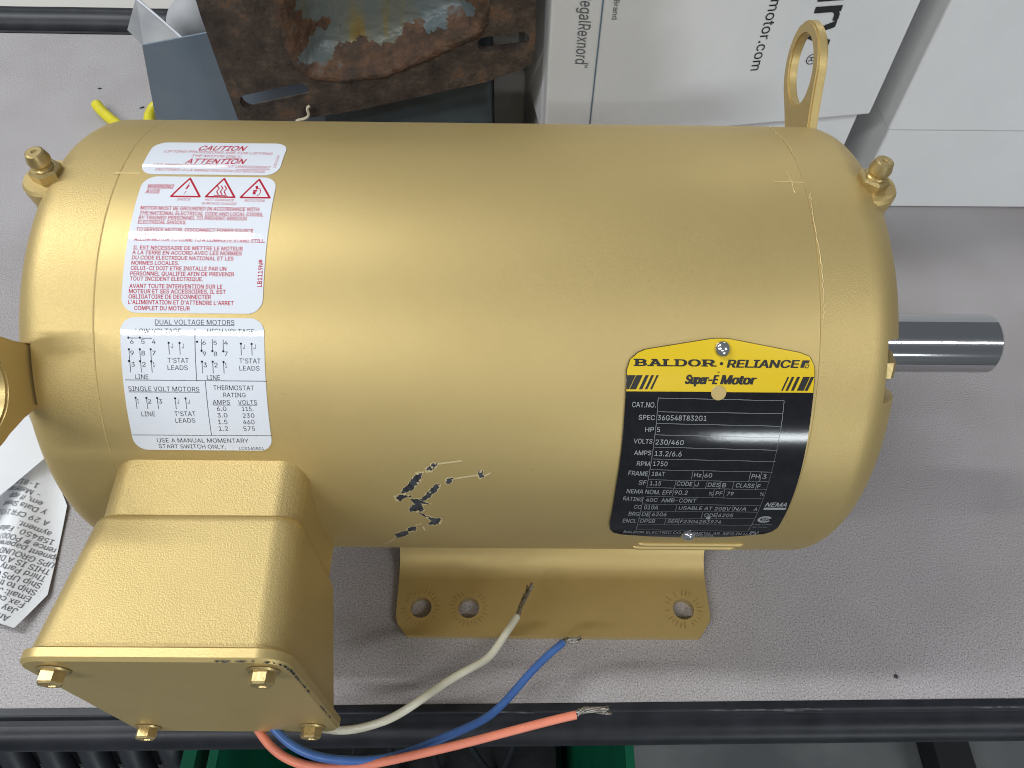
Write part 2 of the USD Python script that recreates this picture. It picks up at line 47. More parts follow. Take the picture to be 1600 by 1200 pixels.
# ------------------------------------------------------------------ helpers
used = {}
def numbered(parent, name):
    k = used.get((parent, name), -1) + 1; used[(parent, name)] = k
    return name if k == 0 else f'{name}_{k:03d}'
def meta(p, label=None, cat=None, group=None, kind=None):
    for k, v in (('label', label), ('category', cat), ('group', group), ('kind', kind)):
        if v: p.SetCustomDataByKey(k, v)
BASE = {}
def thing(name, label, cat, base=(0, 0, 0), group=None, kind=None):
    n = numbered('/World', name); x = UsdGeom.Xform.Define(stage, '/World/' + n); x.AddTranslateOp().Set(tuple(map(float, base)))
    BASE[str(x.GetPath())] = np.array(base, float); meta(x.GetPrim(), label, cat, group, kind); return str(x.GetPath())
def tm(m):
    if hasattr(m, 'to_mesh'):
        q = m.to_mesh(); return trimesh.Trimesh(np.array(q.vert_properties)[:, :3], np.array(q.tri_verts), process=False)
    if isinstance(m, tuple): return trimesh.Trimesh(np.asarray(m[0], float), np.asarray(m[1], int), process=False)
    return m
def part(parent, name, m, mat, smooth=30, label=None, kind=None, cat=None, group=None):
    m = tm(m).copy(); root = '/'.join(parent.split('/')[:3])
    m.apply_translation(-BASE.get(root, np.zeros(3)))
    path = parent + '/' + numbered(parent, name)
    o = usdkit.mesh(stage, path, m, MAT[mat], smooth); meta(o.GetPrim(), label, cat, group, kind); return path
def single(name, m, mat, label, cat, smooth=30, group=None, kind=None):
    return part('/World', name, m, mat, smooth, label, kind, cat, group)
def man(t): return m3.Manifold(m3.Mesh(np.asarray(t.vertices, np.float32), np.asarray(t.faces, np.uint32)))
def cat_(ms): return trimesh.util.concatenate([tm(m) for m in ms])
def frame(o, ex, ey, ez):
    T = np.eye(4); T[:3, 0], T[:3, 1], T[:3, 2], T[:3, 3] = ex, ey, ez, o; return T
def along(axis):
    a = np.asarray(axis, float); a /= np.linalg.norm(a); b = np.cross(a, [0, 0, 1.0] if abs(a[2]) < .9 else [1.0, 0, 0]); b /= np.linalg.norm(b)
    return b, np.cross(a, b), a
def lathe(prof, o, axis, n=48):
    t = trimesh.creation.revolve(np.array(prof, float), sections=n); t.apply_transform(frame(o, *along(axis))); return t
def tubem(pts, rad, n=12, cap=True):
    p = np.asarray(pts, float); t = np.gradient(p, axis=0); t /= np.linalg.norm(t, axis=1)[:, None]
    nrm = np.cross(t[0], [0, 0, 1.0] if abs(t[0][2]) < .9 else [1.0, 0, 0]); N = []
    for k in range(len(p)):
        nrm = nrm - t[k]*(nrm@t[k]); nrm /= np.linalg.norm(nrm); N.append(nrm)
    N = np.array(N); B = np.cross(t, N); a = np.arange(n)*2*np.pi/n; rad = np.broadcast_to(rad, (len(p),))
    v = (p[:, None] + rad[:, None, None]*(np.cos(a)[None, :, None]*N[:, None] + np.sin(a)[None, :, None]*B[:, None])).reshape(-1, 3)
    f = []
    for i in range(len(p)-1):
        for j in range(n):
            q = (i*n+j, i*n+(j+1) % n, (i+1)*n+(j+1) % n, (i+1)*n+j); f += [(q[0], q[1], q[2]), (q[0], q[2], q[3])]
    if cap:
        v = np.vstack([v, p[0], p[-1]]); c0, c1 = len(v)-2, len(v)-1; e = (len(p)-1)*n
        for j in range(n): f += [(c0, (j+1) % n, j), (c1, e+j, e+(j+1) % n)]
    return trimesh.Trimesh(v, f, process=False)
def spline(pts, n=60, closed=False):
    from scipy.interpolate import CubicSpline
    p = np.asarray(pts, float); s = np.r_[0, np.cumsum(np.linalg.norm(np.diff(p, axis=0), axis=1))]
    return CubicSpline(s, p)(np.linspace(0, s[-1], n))
def rrect(x0, x1, y0, y1, r):
    return sg.box(x0+r, y0+r, x1-r, y1-r).buffer(r, 10) if r else sg.box(x0, y0, x1, y1)
def extr(poly, h): return trimesh.creation.extrude_polygon(poly, h, engine='earcut')
def flat(geom, edge=None):
    ms = []
    for g in getattr(geom, 'geoms', [geom]):
        if g.is_empty or g.area <= 0: continue
        v, f = trimesh.creation.triangulate_polygon(g, engine='earcut'); v = np.c_[v, np.zeros(len(v))]
        if edge: v, f = trimesh.remesh.subdivide_to_size(v, f, edge, max_iter=14)
        t = trimesh.Trimesh(v, f, process=False)
        if t.face_normals[:, 2].mean() < 0: t.invert()
        ms.append(t)
    return trimesh.util.concatenate(ms)
# wrap: sheet coordinates (x in m, w = -R*theta in m) -> the shell
def wrap(t, off):
    t = tm(t); v = t.vertices; th = -v[:, 1]/R; r = R + off + v[:, 2]
    return trimesh.Trimesh(np.c_[v[:, 0], -r*np.sin(th), AX + r*np.cos(th)], t.faces, process=False)
def xw(p): return np.array([p[0]*1e-3, -R*math.radians(p[1])])
_tx = {}
def glyphs(s, bold=False):
    if (s, bold) not in _tx:
        t = meshkit.text_mesh(s, 1.0, depth=0.01, bold=bold); k = t.face_normals[:, 2] > .9
        t = trimesh.Trimesh(t.vertices, t.faces[k], process=False); t.remove_unreferenced_vertices(); t.vertices[:, 2] = 0
        t.vertices[:, 0] -= t.vertices[:, 0].min(); _tx[(s, bold)] = t
    return _tx[(s, bold)]
def place_text(s, p0, p1, h, bold=False, slant=0.0, fit=True):
    g = glyphs(s, bold).copy(); v = g.vertices; e = np.subtract(p1, p0).astype(float); L = np.linalg.norm(e); e /= L; n = np.array([-e[1], e[0]])
    sx = L/np.ptp(v[:, 0]) if fit else h
    u, w = v[:, 0]*sx + v[:, 1]*h*slant, v[:, 1]*h
    g.vertices = np.c_[p0[0]+u*e[0]+w*n[0], p0[1]+u*e[1]+w*n[1], np.zeros(len(v))]; return g
def rowtext(rows, bold=False, slant=0.0):
    return cat_([place_text(t, xw((a, b)), xw((c, d)), h*1e-3, bold, slant) for t, a, b, c, d, h in rows])
def strokes(lines, wd, edge=.004):
    return flat(shapely.ops.unary_union([sg.LineString([xw(p) for p in l]).buffer(wd/2, 2, cap_style='flat') for l in lines]), edge)
def curved_sheet(poly, off, th, edge=.004):
    f = flat(poly.segmentize(edge), edge); top = wrap(f, off+th); ms = [top]
    c = np.array(poly.exterior.segmentize(edge).coords); n = len(c)
    if not poly.exterior.is_ccw: c = c[::-1]
    v = np.vstack([np.c_[c, np.full(n, 0.0)], np.c_[c, np.full(n, th)]]); fs = []
    for i in range(n-1): fs += [(i, i+1, n+i+1), (i, n+i+1, n+i)]
    ms.append(wrap(trimesh.Trimesh(v, fs, process=False), off)); return cat_(ms)

# ------------------------------------------------------------------ materials
def mat(name, nodes, links=(), surface='p.BSDF'): return usdkit.material(stage, '/World/Looks/' + name, nodes, links, surface=surface)
def plain(name, col, rough=.5, metal=0.0, **kw):
    return mat(name, {'p': ('principled_bsdf', {'base_color': col, 'roughness': rough, 'metallic': metal, **kw})})
def bumpy(name, col, rough, metal, scale, strength, dist, col2=None, cscale=40, detail=3, **kw):
    nodes = {'g': ('geometry', {}), 'n': ('noise_texture', {'scale': scale, 'detail': detail, 'roughness': .55}), 'b': ('bump', {'strength': strength, 'distance': dist}),
             'p': ('principled_bsdf', {'base_color': col, 'roughness': rough, 'metallic': metal, **kw})}
    links = [('g.position', 'n.vector'), ('n.fac', 'b.height'), ('b.normal', 'p.normal')]
    if col2 is not None:
        nodes['c'] = ('noise_texture', {'scale': cscale, 'detail': 5.0}); nodes['r'] = ('rgb_ramp', {'ramp': [(.32, col), (.68, col2)]})
        links += [('g.position', 'c.vector'), ('c.fac', 'r.fac'), ('r.color', 'p.base_color')]
    return mat(name, nodes, links)
GOLD, GOLD2 = (.575, .430, .182), (.540, .402, .167)
MAT = {}
def gold(name, scale, strength, dist, rough, metal=.55):
    # metallic paint: flakes vary the gloss, fine bump on top
    return mat(name, {'g': ('geometry', {}), 'n': ('noise_texture', {'scale': scale, 'detail': 3.0, 'roughness': .6}), 'b': ('bump', {'strength': strength, 'distance': dist}),
        'c': ('noise_texture', {'scale': 22.0, 'detail': 5.0}), 'r': ('rgb_ramp', {'ramp': [(.3, GOLD2), (.7, GOLD)]}),
        'k': ('noise_texture', {'scale': 2400.0, 'detail': 1.0}), 'kr': ('map_range', {'value': .5, 'from_min': .3, 'from_max': .7, 'to_min': rough-.06, 'to_max': rough+.08}),
        'd': ('noise_texture', {'scale': 420.0, 'detail': 2.0}), 'dr': ('rgb_ramp', {'ramp': [(.0, (1, 1, 1)), (.79, (1, 1, 1)), (.82, (.45, .4, .3))]}),
        'mx': ('mix_color', {'blend_type': 'multiply', 'fac': 1.0}),
        'p': ('principled_bsdf', {'metallic': metal})},
        [('g.position', 'n.vector'), ('g.position', 'c.vector'), ('g.position', 'k.vector'), ('g.position', 'd.vector'), ('n.fac', 'b.height'), ('b.normal', 'p.normal'), ('c.fac', 'r.fac'),
         ('d.fac', 'dr.fac'), ('r.color', 'mx.a'), ('dr.color', 'mx.b'), ('mx.result', 'p.base_color'), ('k.fac', 'kr.value'), ('kr.result', 'p.roughness')])
MAT['gold_shell'] = gold('gold_shell', 2200, .14, .0003, .48, .62)
MAT['gold_cast'] = gold('gold_cast', 1700, .28, .0005, .48, .62)
MAT['gold_box'] = gold('gold_box', 1700, .42, .0005, .48, .62)
MAT['gold_smooth'] = gold('gold_smooth', 1800, .10, .0003, .45, .62)
MAT['gold_bright'] = plain('gold_bright', (.72, .58, .30), .45, .4)
MAT['gold_fastener'] = bumpy('gold_fastener', (.54, .41, .19), .36, .7, 900, .2, .0004, (.42, .31, .13), 260)
MAT['steel'] = mat('steel', {'g': ('geometry', {}), 'm': ('mapping', {'scale': (9, 900, 900)}), 'n': ('noise_texture', {'scale': 1.0, 'detail': 4.0}), 'rr': ('map_range', {'value': .5, 'to_min': .05, 'to_max': .15}),
    'b': ('bump', {'strength': .12, 'distance': .0002}), 'p': ('principled_bsdf', {'base_color': (.50, .50, .51), 'metallic': 1.0})},
    [('g.position', 'm.vector'), ('m.vector', 'n.vector'), ('n.fac', 'rr.value'), ('rr.result', 'p.roughness'), ('n.fac', 'b.height'), ('b.normal', 'p.normal')])
MAT['chrome'] = plain('chrome', (.72, .72, .72), .16, 1.0)
MAT['copper_tinned'] = bumpy('copper_tinned', (.46, .44, .41), .35, .8, 900, .3, .0004, (.2, .17, .13), 500)
MAT['label_white'] = plain('label_white', (.70, .72, .775), .5, 0.0, specular_ior_level=.25, coat_weight=.6, coat_roughness=.035)
MAT['ink_red'] = plain('ink_red', (.42, .008, .03), .55, 0.0, specular_ior_level=.2)
MAT['ink_black'] = plain('ink_black', (.012, .012, .016), .55, 0.0, specular_ior_level=.2)
MAT['plate_black'] = bumpy('plate_black', (.010, .010, .013), .11, 0.0, 300, .03, .0003, (.014, .014, .017), 260, specular_ior_level=.33)
MAT['plate_yellow'] = plain('plate_yellow', (.72, .49, .006), .3)
MAT['plate_ink'] = plain('plate_ink', (.012, .011, .010), .35)
MAT['plate_silver'] = plain('plate_silver', (.36, .37, .38), .45, .2)
MAT['chip_dark'] = bumpy('chip_dark', (.012, .013, .018), .4, 0.0, 900, .6, .0008, (.06, .065, .075), 500)
MAT['chip_edge'] = plain('chip_edge', (.62, .5, .27), .5, .2)
MAT['bench'] = mat('bench', {'g': ('geometry', {}), 'n': ('noise_texture', {'scale': 1250.0, 'detail': 2.0, 'roughness': .6}), 'r': ('rgb_ramp', {'ramp': [(.30, (.16, .146, .150)), (.45, (.35, .328, .335)), (.55, (.385, .362, .370)), (.68, (.52, .495, .505))]}),
    'c': ('noise_texture', {'scale': 7.0, 'detail': 6.0, 'roughness': .6}), 'cr': ('rgb_ramp', {'ramp': [(.3, (.80, .78, .75)), (.62, (1, .99, .98))]}), 'mx': ('mix_color', {'blend_type': 'multiply', 'fac': 1.0}),
    'b': ('bump', {'strength': .18, 'distance': .0004}), 'p': ('principled_bsdf', {'roughness': .5, 'specular_ior_level': .35})},
    [('g.position', 'n.vector'), ('g.position', 'c.vector'), ('n.fac', 'r.fac'), ('c.fac', 'cr.fac'), ('r.color', 'mx.a'), ('cr.color', 'mx.b'), ('mx.result', 'p.base_color'), ('n.fac', 'b.height'), ('b.normal', 'p.normal')])
MAT['rubber_edge'] = bumpy('rubber_edge', (.007, .008, .011), .42, 0.0, 260, .12, .0006, (.017, .018, .023), 60, specular_ior_level=.3)
MAT['scuff'] = bumpy('scuff', (.10, .10, .11), .5, 0.0, 900, .5, .0005, (.02, .02, .025), 300)
MAT['white_card'] = bumpy('white_card', (.69, .69, .69), .75, 0.0, 350, .12, .0006, (.745, .745, .745), 14)
MAT['card_ink'] = plain('card_ink', (.12, .13, .145), .7)
MAT['card_black'] = plain('card_black', (.012, .012, .014), .6)
MAT['card_blue'] = plain('card_blue', (.13, .2, .27), .7)
MAT['paper'] = bumpy('paper', (.70, .71, .74), .8, 0.0, 120, .08, .0008, (.74, .75, .77), 30)
MAT['paper_ink'] = plain('paper_ink', (.09, .09, .11), .8)
MAT['wire_white'] = bumpy('wire_white', (.66, .63, .50), .42, 0.0, 120, .15, .0008, (.58, .55, .43), 90)
MAT['wire_blue'] = bumpy('wire_blue', (.06, .155, .43), .38, 0.0, 120, .15, .0008, (.05, .125, .36), 90)
MAT['wire_red'] = bumpy('wire_red', (.86, .27, .165), .42, 0.0, 120, .15, .0008, (.76, .23, .15), 90)
MAT['yellow_plastic'] = bumpy('yellow_plastic', (.66, .58, .015), .4, 0.0, 200, .1, .0005, (.58, .5, .02), 120)
def rusty(name, stops, scale, mix=(.42, .6)):
    return mat(name, {'g': ('geometry', {}), 'n': ('noise_texture', {'scale': scale, 'detail': 8.0, 'roughness': .68}), 'r': ('rgb_ramp', {'ramp': stops}),
        'f': ('noise_texture', {'scale': 420.0, 'detail': 4.0}), 'b': ('bump', {'strength': .6, 'distance': .0014}), 'p': ('principled_bsdf', {'roughness': .72, 'metallic': .1})},
        [('g.position', 'n.vector'), ('g.position', 'f.vector'), ('n.fac', 'r.fac'), ('r.color', 'p.base_color'), ('f.fac', 'b.height'), ('b.normal', 'p.normal')])
MAT['rust'] = rusty('rust', [(.28, (.024, .018, .015)), (.42, (.050, .034, .026)), (.52, (.070, .050, .037)), (.58, (.095, .070, .052)), (.64, (.145, .075, .042)), (.70, (.09, .07, .055)), (.8, (.19, .17, .15))], 75)
MAT['rust_rim'] = rusty('rust_rim', [(.3, (.04, .029, .023)), (.45, (.085, .050, .032)), (.56, (.14, .072, .040)), (.66, (.15, .15, .145)), (.76, (.30, .32, .33))], 60)
MAT['old_blue'] = mat('old_blue', {'g': ('geometry', {}), 'm': ('mapping', {'scale': (34, 10, 5)}), 'n': ('noise_texture', {'scale': 1.0, 'detail': 6.0, 'roughness': .6}),
    'r': ('rgb_ramp', {'ramp': [(.30, (.075, .10, .115)), (.46, (.12, .15, .16)), (.56, (.14, .15, .13)), (.63, (.20, .155, .05)), (.70, (.17, .075, .03)), (.8, (.11, .145, .165))]}),
    'f': ('noise_texture', {'scale': 500.0, 'detail': 3.0}), 'b': ('bump', {'strength': .3, 'distance': .0008}), 'p': ('principled_bsdf', {'roughness': .45, 'metallic': .1})},
    [('g.position', 'm.vector'), ('m.vector', 'n.vector'), ('g.position', 'f.vector'), ('n.fac', 'r.fac'), ('r.color', 'p.base_color'), ('f.fac', 'b.height'), ('b.normal', 'p.normal')])
MAT['blue_sheet'] = bumpy('blue_sheet', (.15, .195, .245), .5, .1, 500, .1, .0005, (.19, .225, .265), 30)
MAT['dark_blue'] = bumpy('dark_blue', (.07, .095, .11), .6, .1, 400, .2, .0006, (.05, .06, .065), 40)
MAT['zinc'] = bumpy('zinc', (.20, .20, .21), .5, .4, 500, .2, .0006, (.28, .28, .28), 50)
MAT['grey_cap'] = bumpy('grey_cap', (.33, .33, .345), .6, 0.0, 200, .1, .0006, (.39, .39, .40), 30)
MAT['concrete'] = bumpy('concrete', (.09, .098, .10), .7, 0.0, 60, .3, .002, (.16, .165, .165), 7, detail=6)
MAT['black_steel'] = bumpy('black_steel', (.01, .01, .011), .45, 0.0, 200, .1, .0005)
MAT['green_plastic'] = bumpy('green_plastic', (.003, .12, .058), .4, 0.0, 150, .1, .0006, (.003, .09, .045), 30)
MAT['grey_cable'] = bumpy('grey_cable', (.018, .02, .025), .45, 0.0, 200, .1, .0006)
MAT['thread'] = plain('thread', (.75, .68, .52), .9)
MAT['beige'] = bumpy('beige', (.52, .49, .45), .6, 0.0, 200, .05, .0004)
MAT['liner'] = bumpy('liner', (.006, .006, .007), .5, 0.0, 60, .3, .002)
MAT['speck'] = plain('speck', (.03, .03, .035), .8)

# ================================================================== THE SETTING
f = flat(sg.box(-3, -3, 3, 3)); f.apply_translation((0, 0, -.85))
single('floor', f, 'concrete', 'grey concrete shop floor under the bench', 'floor', kind='structure')
bench = thing('workbench', 'grey speckled laminate workbench with black rubber edges under the gold motor', 'workbench', (0, .16, -.85))
fy = lambda x: -.1421 + (x + .0211)*.0202*.75   # front edge of the laminate
top = sg.Polygon([(-1.0, fy(-1.0)), (.9, fy(.9)), (.9, .452), (-1.0, .466)])
t = extr(top, .028); t.apply_translation((0, 0, -.028)); part(bench, 'tabletop', t, 'bench')
def moulding(y0f, prof, x0, x1, n=60):
    xs = np.linspace(x0, x1, n); p = np.array(prof); m = len(p)
    wob = (meshkit.fbm(np.c_[xs*18, xs*0, xs*0], 3, 3)-.5)*.0007
    v = np.vstack([np.c_[np.full(m, x), y0f(x) + p[:, 0], p[:, 1] + w] for x, w in zip(xs, wob)]); fs = []
    for i in range(n-1):
        for j in range(m):
            a, b = i*m+j, i*m+(j+1) % m; fs += [(a, a+m, b+m), (a, b+m, b)]
    c = trimesh.Trimesh(v, fs, process=False)
    if c.volume < 0: c.invert()
    return c
arc = lambda cx, cz, r, a0, a1, n=8: [(cx + r*math.cos(math.radians(a)), cz + r*math.sin(math.radians(a))) for a in np.linspace(a0, a1, n)]
prof = [(-.0002, -.03), (-.0002, .0006), (-.0030, .0008)] + arc(-.0036, -.0004, .0012, 80, 170, 4) + [(-.0056, -.0016), (-.0080, -.0019)] + arc(-.0092, -.0106, .0087, 84, 262, 16) + [(-.006, -.0192), (-.004, -.03)]
part(bench, 'front_edge', moulding(fy, prof, -1.0, .9, 160), 'rubber_edge', 40)
bfy = lambda x: .459 - (x+.44)*.0074
rail = [(.0005, -.03), (.0005, .001), (.004, .0008), (.0085, -.004)] + arc(.0255, -.006, .0165, 165, -90, 18) + [(.008, -.03)]
part(bench, 'back_edge', moulding(bfy, rail, -1.0, .9, 60), 'rubber_edge', 40)
t = trimesh.creation.box((.052, .62, .05)); t.apply_translation((.625, .16, -.82)); part(bench, 'foot_rail', t, 'black_steel')
for (lx, ly) in ((.625, .36), (-.85, -.02), (-.85, .40)):
    b = trimesh.creation.box((.05, .04, .82)); b.apply_translation((lx, ly, -.44)); part(bench, 'leg', b, 'black_steel')
bb = trimesh.creation.box((2.6, .5, .03)); bb.apply_translation((-.3, .775, -.045)); single('far_bench', bb, 'beige', 'pale beige bench top beyond the black back edge, top left corner', 'workbench')
for (wx, wl) in ((.075, .05), (.115, .02), (.21, .03), (-.04, .03)):
    s = [[wx + k*wl/8, fy(wx) - .0041 - .0002*math.sin(k), .00085] for k in range(9)]
    part(bench, 'scuff_mark', tubem(s, [.00015] + [.00045]*7 + [.00015], 6), 'scuff', label='pale worn streak on the front edge')

# ================================================================== THE MOTOR
motor = thing('electric_motor', 'gold painted foot mounted electric motor lying across the grey workbench', 'electric motor', (0, 0, 0))
XL, XR = -.1725, .087
def ring(prof, n=288):   # prof: (radius, x) -> solid of revolution about the shaft axis
    t = trimesh.creation.revolve(np.array(prof), sections=n); T = np.array([[0, 0, 1, 0], [1, 0, 0, 0], [0, 1, 0, AX], [0, 0, 0, 1.0]]); t.apply_transform(T)
    if t.volume < 0: t.invert()
    return t
shell = ring([(0, XL), (R-.0002, XL), (R, XL+.0004), (R, XR-.0003), (R-.0002, XR), (0, XR)])
part(motor, 'shell', shell, 'gold_shell', 25)
def bell_profile(x0, s, L, a, b, e):
    p = [(0, x0), (R-.0004 if s < 0 else R-.0002, x0), (R-.0001, x0+s*.0006), (R-.0001, x0+s*L)]
    for k in np.linspace(0, math.pi/2, 26)[1:]: p.append((R-.0001-b*(1-math.cos(k)**(2/e)), x0+s*(L+a*math.sin(k)**(2/e))))
    return p + [(.030, p[-1][1]), (.028, p[-1][1]-s*.004), (.017, p[-1][1]-s*.004), (0, p[-1][1]-s*.004)]
def sector_tool(x0, x1, ang, r0, r1, w0, w1, rad=.003):
    # a rounded slot running along x, at an angle (deg from the top towards the front)
    a = math.radians(ang); pl = sg.Polygon([(-w0, r0), (w0, r0), (w1, r1), (-w1, r1)]).buffer(-rad).buffer(rad, 6)
    t = extr(pl, abs(x1-x0)); ex, ey = np.array([0, -math.cos(a), -math.sin(a)]), np.array([0, -math.sin(a), math.cos(a)])
    T = frame([min(x0, x1), 0, AX], ex, ey, np.array([1.0, 0, 0])); t.apply_transform(T)
    if t.volume < 0: t.invert()
    return t
def boss(cx, flip):
    pr = [(0, .170), (.020, .170), (.0165, .178), (.0125, .187), (.0102, .195), (.0095, .2025), (.0102, .2075), (.0103, .2098), (.0094, .2112), (0, .2112)]
    return lathe(pr, [cx, 0, 0], [0, 0, 1], 48)
def soften(m, it=6):
    t = tm(m); t = trimesh.Trimesh(t.vertices, t.faces, process=True); return t
bellR = man(ring(bell_profile(XR, 1, .018, .0214, .0376, 2.1))) + man(boss(.1140, 1))
for a in (45, -45, 135, -135):
    bellR = bellR - man(sector_tool(.1125 if a > 0 else .1083, .16, a, .062, .125, .0095 if a > 0 else .0140, .0135 if a > 0 else .0140))
bellL = man(ring(bell_profile(XL, -1, .018, .0186, .0340, 2.35))) + man(boss(-.2008, -1))
for a in (47, -47, 133, -133):
    bellL = bellL - man(sector_tool(-.1955, -.25, a, .060, .125, .0112, .0112))
part(motor, 'end_bell', bellR, 'gold_cast', 28)
part(motor, 'end_bell', bellL, 'gold_cast', 28)
def hexbolt(o, axis, af, h, fl, fh, mat, name='bolt'):
    r = af/2/math.cos(math.pi/6); m = lathe([(0, 0), (fl*.9, 0), (fl, fh*.4), (fl*.9, fh), (0, fh)], o, axis, 32)
    hx = lathe([(0, 0), (r, 0), (r, h*.86), (r*.86, h), (r*.55, h), (r*.5, h-.0004), (0, h-.0004)], o, axis, 6)
    return cat_([m, hx])
for a, x0 in ((45, .1125), (135, .1125), (-135, .1125)):
    q = math.radians(a); part(motor, 'bolt', hexbolt([x0, -.0795*math.sin(q), AX+.0795*math.cos(q)], [1, 0, 0],   .0112, .0098, .0066, .001, 'gold_fastener'), 'gold_fastener', 25)
for cx, tilt in ((.1140, .08), (-.2008, .0)):
    z = .2108
    zk = [(0, -.002), (.0038, -.002), (.0038, .0052), (.0033, .0056), (.0033, .0064), (.0041, .0074), (.0043, .0086), (.0034, .0118), (.0027, .0122), (.0011, .0122), (.0008, .0116), (0, .0116)]
    g = lathe([(0, -.001), (.0060, -.001), (.0060, .0042), (.0050, .0050), (0, .0050)], [cx, 0, z], [tilt, -.04, 1], 6)
    f = part(motor, 'grease_fitting', cat_([g, lathe(zk, [cx, 0, z], [tilt, -.04, 1], 32)]), 'gold_fastener', 28)
def lug(x0, x1, ang, hc, rw, w0, w1, hr):
    a = math.radians(ang); pl = shapely.ops.unary_union([sg.Point(0, hc).buffer(rw, 24), sg.Polygon([(-w0, .064), (w0, .064), (w0, .092), (w1, .104), (rw*.99, hc-.003), (-rw*.99, hc-.003), (-w1, .104), (-w0, .092)])])
    pl = pl.difference(sg.Point(0, hc+.0005).buffer(hr, 24)); w = x1-x0; c = .0008
    ms = man(extr(pl.buffer(-c), w)) + man(tm(extr(pl, w-2*c)).apply_translation((0, 0, c)))
    t = tm(ms); ex, ey = np.array([0, -math.cos(a), -math.sin(a)]), np.array([0, -math.sin(a), math.cos(a)])
    t.apply_transform(frame([x0, 0, AX], ex, ey, np.array([1.0, 0, 0]))); return t
part(motor, 'lifting_lug', lug(.1085, .1130, -45, .1255, .0212, .0135, .0158, .0150), 'gold_smooth', 25)
part(motor, 'lifting_lug', lug(-.2012, -.1962, 47.5, .1262, .0215, .0108, .0138, .0145), 'gold_smooth', 25)
part(motor, 'shaft', ring([(0, .09), (.0142875, .09), (.0142875, .2083), (.0132, .2095), (.004, .2095), (0, .2075)], 96), 'steel', 25)
# feet: bent plate each side of the shell
def foot(sgn):
    cl = [(-.1100, .0026), (-.0800, .0026)] + [(-.0800 + .020*math.sin(t), .0226 - .020*math.cos(t)) for t in np.linspace(.1, 1.15, 10)]
    cl += [(-.0545, .0260), (-.0480, .0405)]
    pl = sg.LineString(cl).buffer(.0025, 8, cap_style='flat')
    t = extr(pl, .1665); t.apply_transform(frame([-.0828, 0, 0], [0, 1, 0], [0, 0, 1], [1, 0, 0]))
    if t.volume < 0: t.invert()
    m = man(t)
    ol = sg.Polygon([(-.0828, -.03), (-.0832, -.0985), (-.0815, -.1040), (-.0765, -.1098), (-.074, -.112), (.0745, -.112), (.0772, -.1098), (.0832, -.1015), (.0836, -.098), (.0836, -.03)]).buffer(-.0015).buffer(.0015, 6)
    c = extr(ol, .08); c.apply_translation((0, 0, -.01)); m = m ^ man(c)
    for hx in (-.06985, -.04445, .06985):
        m = m - m3.Manifold.cylinder(.03, .0056, .0056, 40).translate((hx, -.09525, -.01))
    t = tm(m)
    if sgn > 0: t.apply_transform(np.diag([1, -1, 1, 1.0])); t.invert()
    return t
p_foot = part(motor, 'mounting_foot', foot(-1), 'gold_smooth', 32)
part(motor, 'mounting_foot', foot(1), 'gold_smooth', 32)
for hx in (-.06985, -.04445, .06985):
    ds = []
    for k in range(26):
        a = 2*math.pi*k/26 + .1; rr = .0088 + rng.uniform(-.0004, .0004)
        if rng.random() < .12: continue
        b = trimesh.creation.box((.0026 + rng.uniform(-.0006, .0008), .00045, .0006)); b.apply_transform(trimesh.transformations.rotation_matrix(a, [0, 0, 1])); b.apply_translation((hx + rr*math.cos(a), -.09525 + rr*math.sin(a), .0051)); ds.append(b)
    part(p_foot, 'serration', cat_(ds), 'gold_fastener', False, label='ring of small radial teeth round a bolt hole')
# embossed louvres low on the shell
for x0, x1, th in ((32.3, 77.7, 100.4), (31.1, 75.8, 104.6)):
    pts = [[x*1e-3, -(R+.0002)*math.sin(math.radians(th)), AX+(R+.0002)*math.cos(math.radians(th))] for x in np.linspace(x0, x1, 24)]
    part(motor, 'louvre_rib', tubem(pts, [.0006, .0013] + [.0012]*20 + [.0013, .0006], 10), 'gold_smooth', 40)

# ---- conduit box
def hull(ps): return m3.Manifold.hull_points(np.vstack(ps).astype(np.float32))
ico = trimesh.creation.icosphere(2, 1.0).vertices
def ringpts(x0, x1, z0, z1, r, y): 
    c = np.array(rrect(x0, x1, z0, z1, r).exterior.coords); return np.c_[c[:, 0], np.full(len(c), y), c[:, 1]]
def balls(x0, x1, z0, z1, r, y, rb):
    # ring of small balls: rounds the rear edge as well as the corners
    return np.vstack([ico*rb + p for p in ringpts(x0+rb, x1-rb, z0+rb, z1-rb, max(r-rb, .001), y+0)])
neck = hull([ringpts(-.1735, -.1005, .083, .1575, .010, -.060), balls(-.1738, -.1002, .082, .1512, .010, -.118, .003)])
boxb = hull([balls(-.1745, -.0985, .079, .1548, .010, -.1165, .004), ringpts(-.1815, -.0962, .0560, .1548, .010, -.1612)])
neck = neck - man(ring([(0, -.3), (R-.0005, -.3), (R-.0005, .2), (0, .2)], 128))
boxm = neck + boxb
p_box = part(motor, 'conduit_box', boxm, 'gold_box', 30)
def plate_xz(x0, x1, z0, z1, r, y0, y1, c=.0012):
    a, b = ringpts(x0, x1, z0, z1, r, 0), ringpts(x0+c, x1-c, z0+c, z1-c, max(r-c, .001), 0)
    s = lambda p, y: np.c_[p[:, 0], np.full(len(p), y), p[:, 2]]
    return hull([s(b, y0), s(a, y0+c), s(a, y1-c*.6), s(b, y1)])
LX0, LX1, LZ0, LZ1 = -.1812, -.0940, .0515, .1588
p_lid = part(motor, 'box_lid', plate_xz(LX0, LX1, LZ0, LZ1, .010, -.1658, -.1610), 'gold_smooth', 30)
for sx, sz in ((-.1712, .1480), (-.1032, .1488), (-.1736, .0610), (-.1047, .0640)):
    part(p_lid, 'lid_screw', hexbolt([sx, -.1657, sz], [0, -1, 0], .0074, .0050, .0054, .0010, 'gold_fastener'), 'gold_fastener', 25)
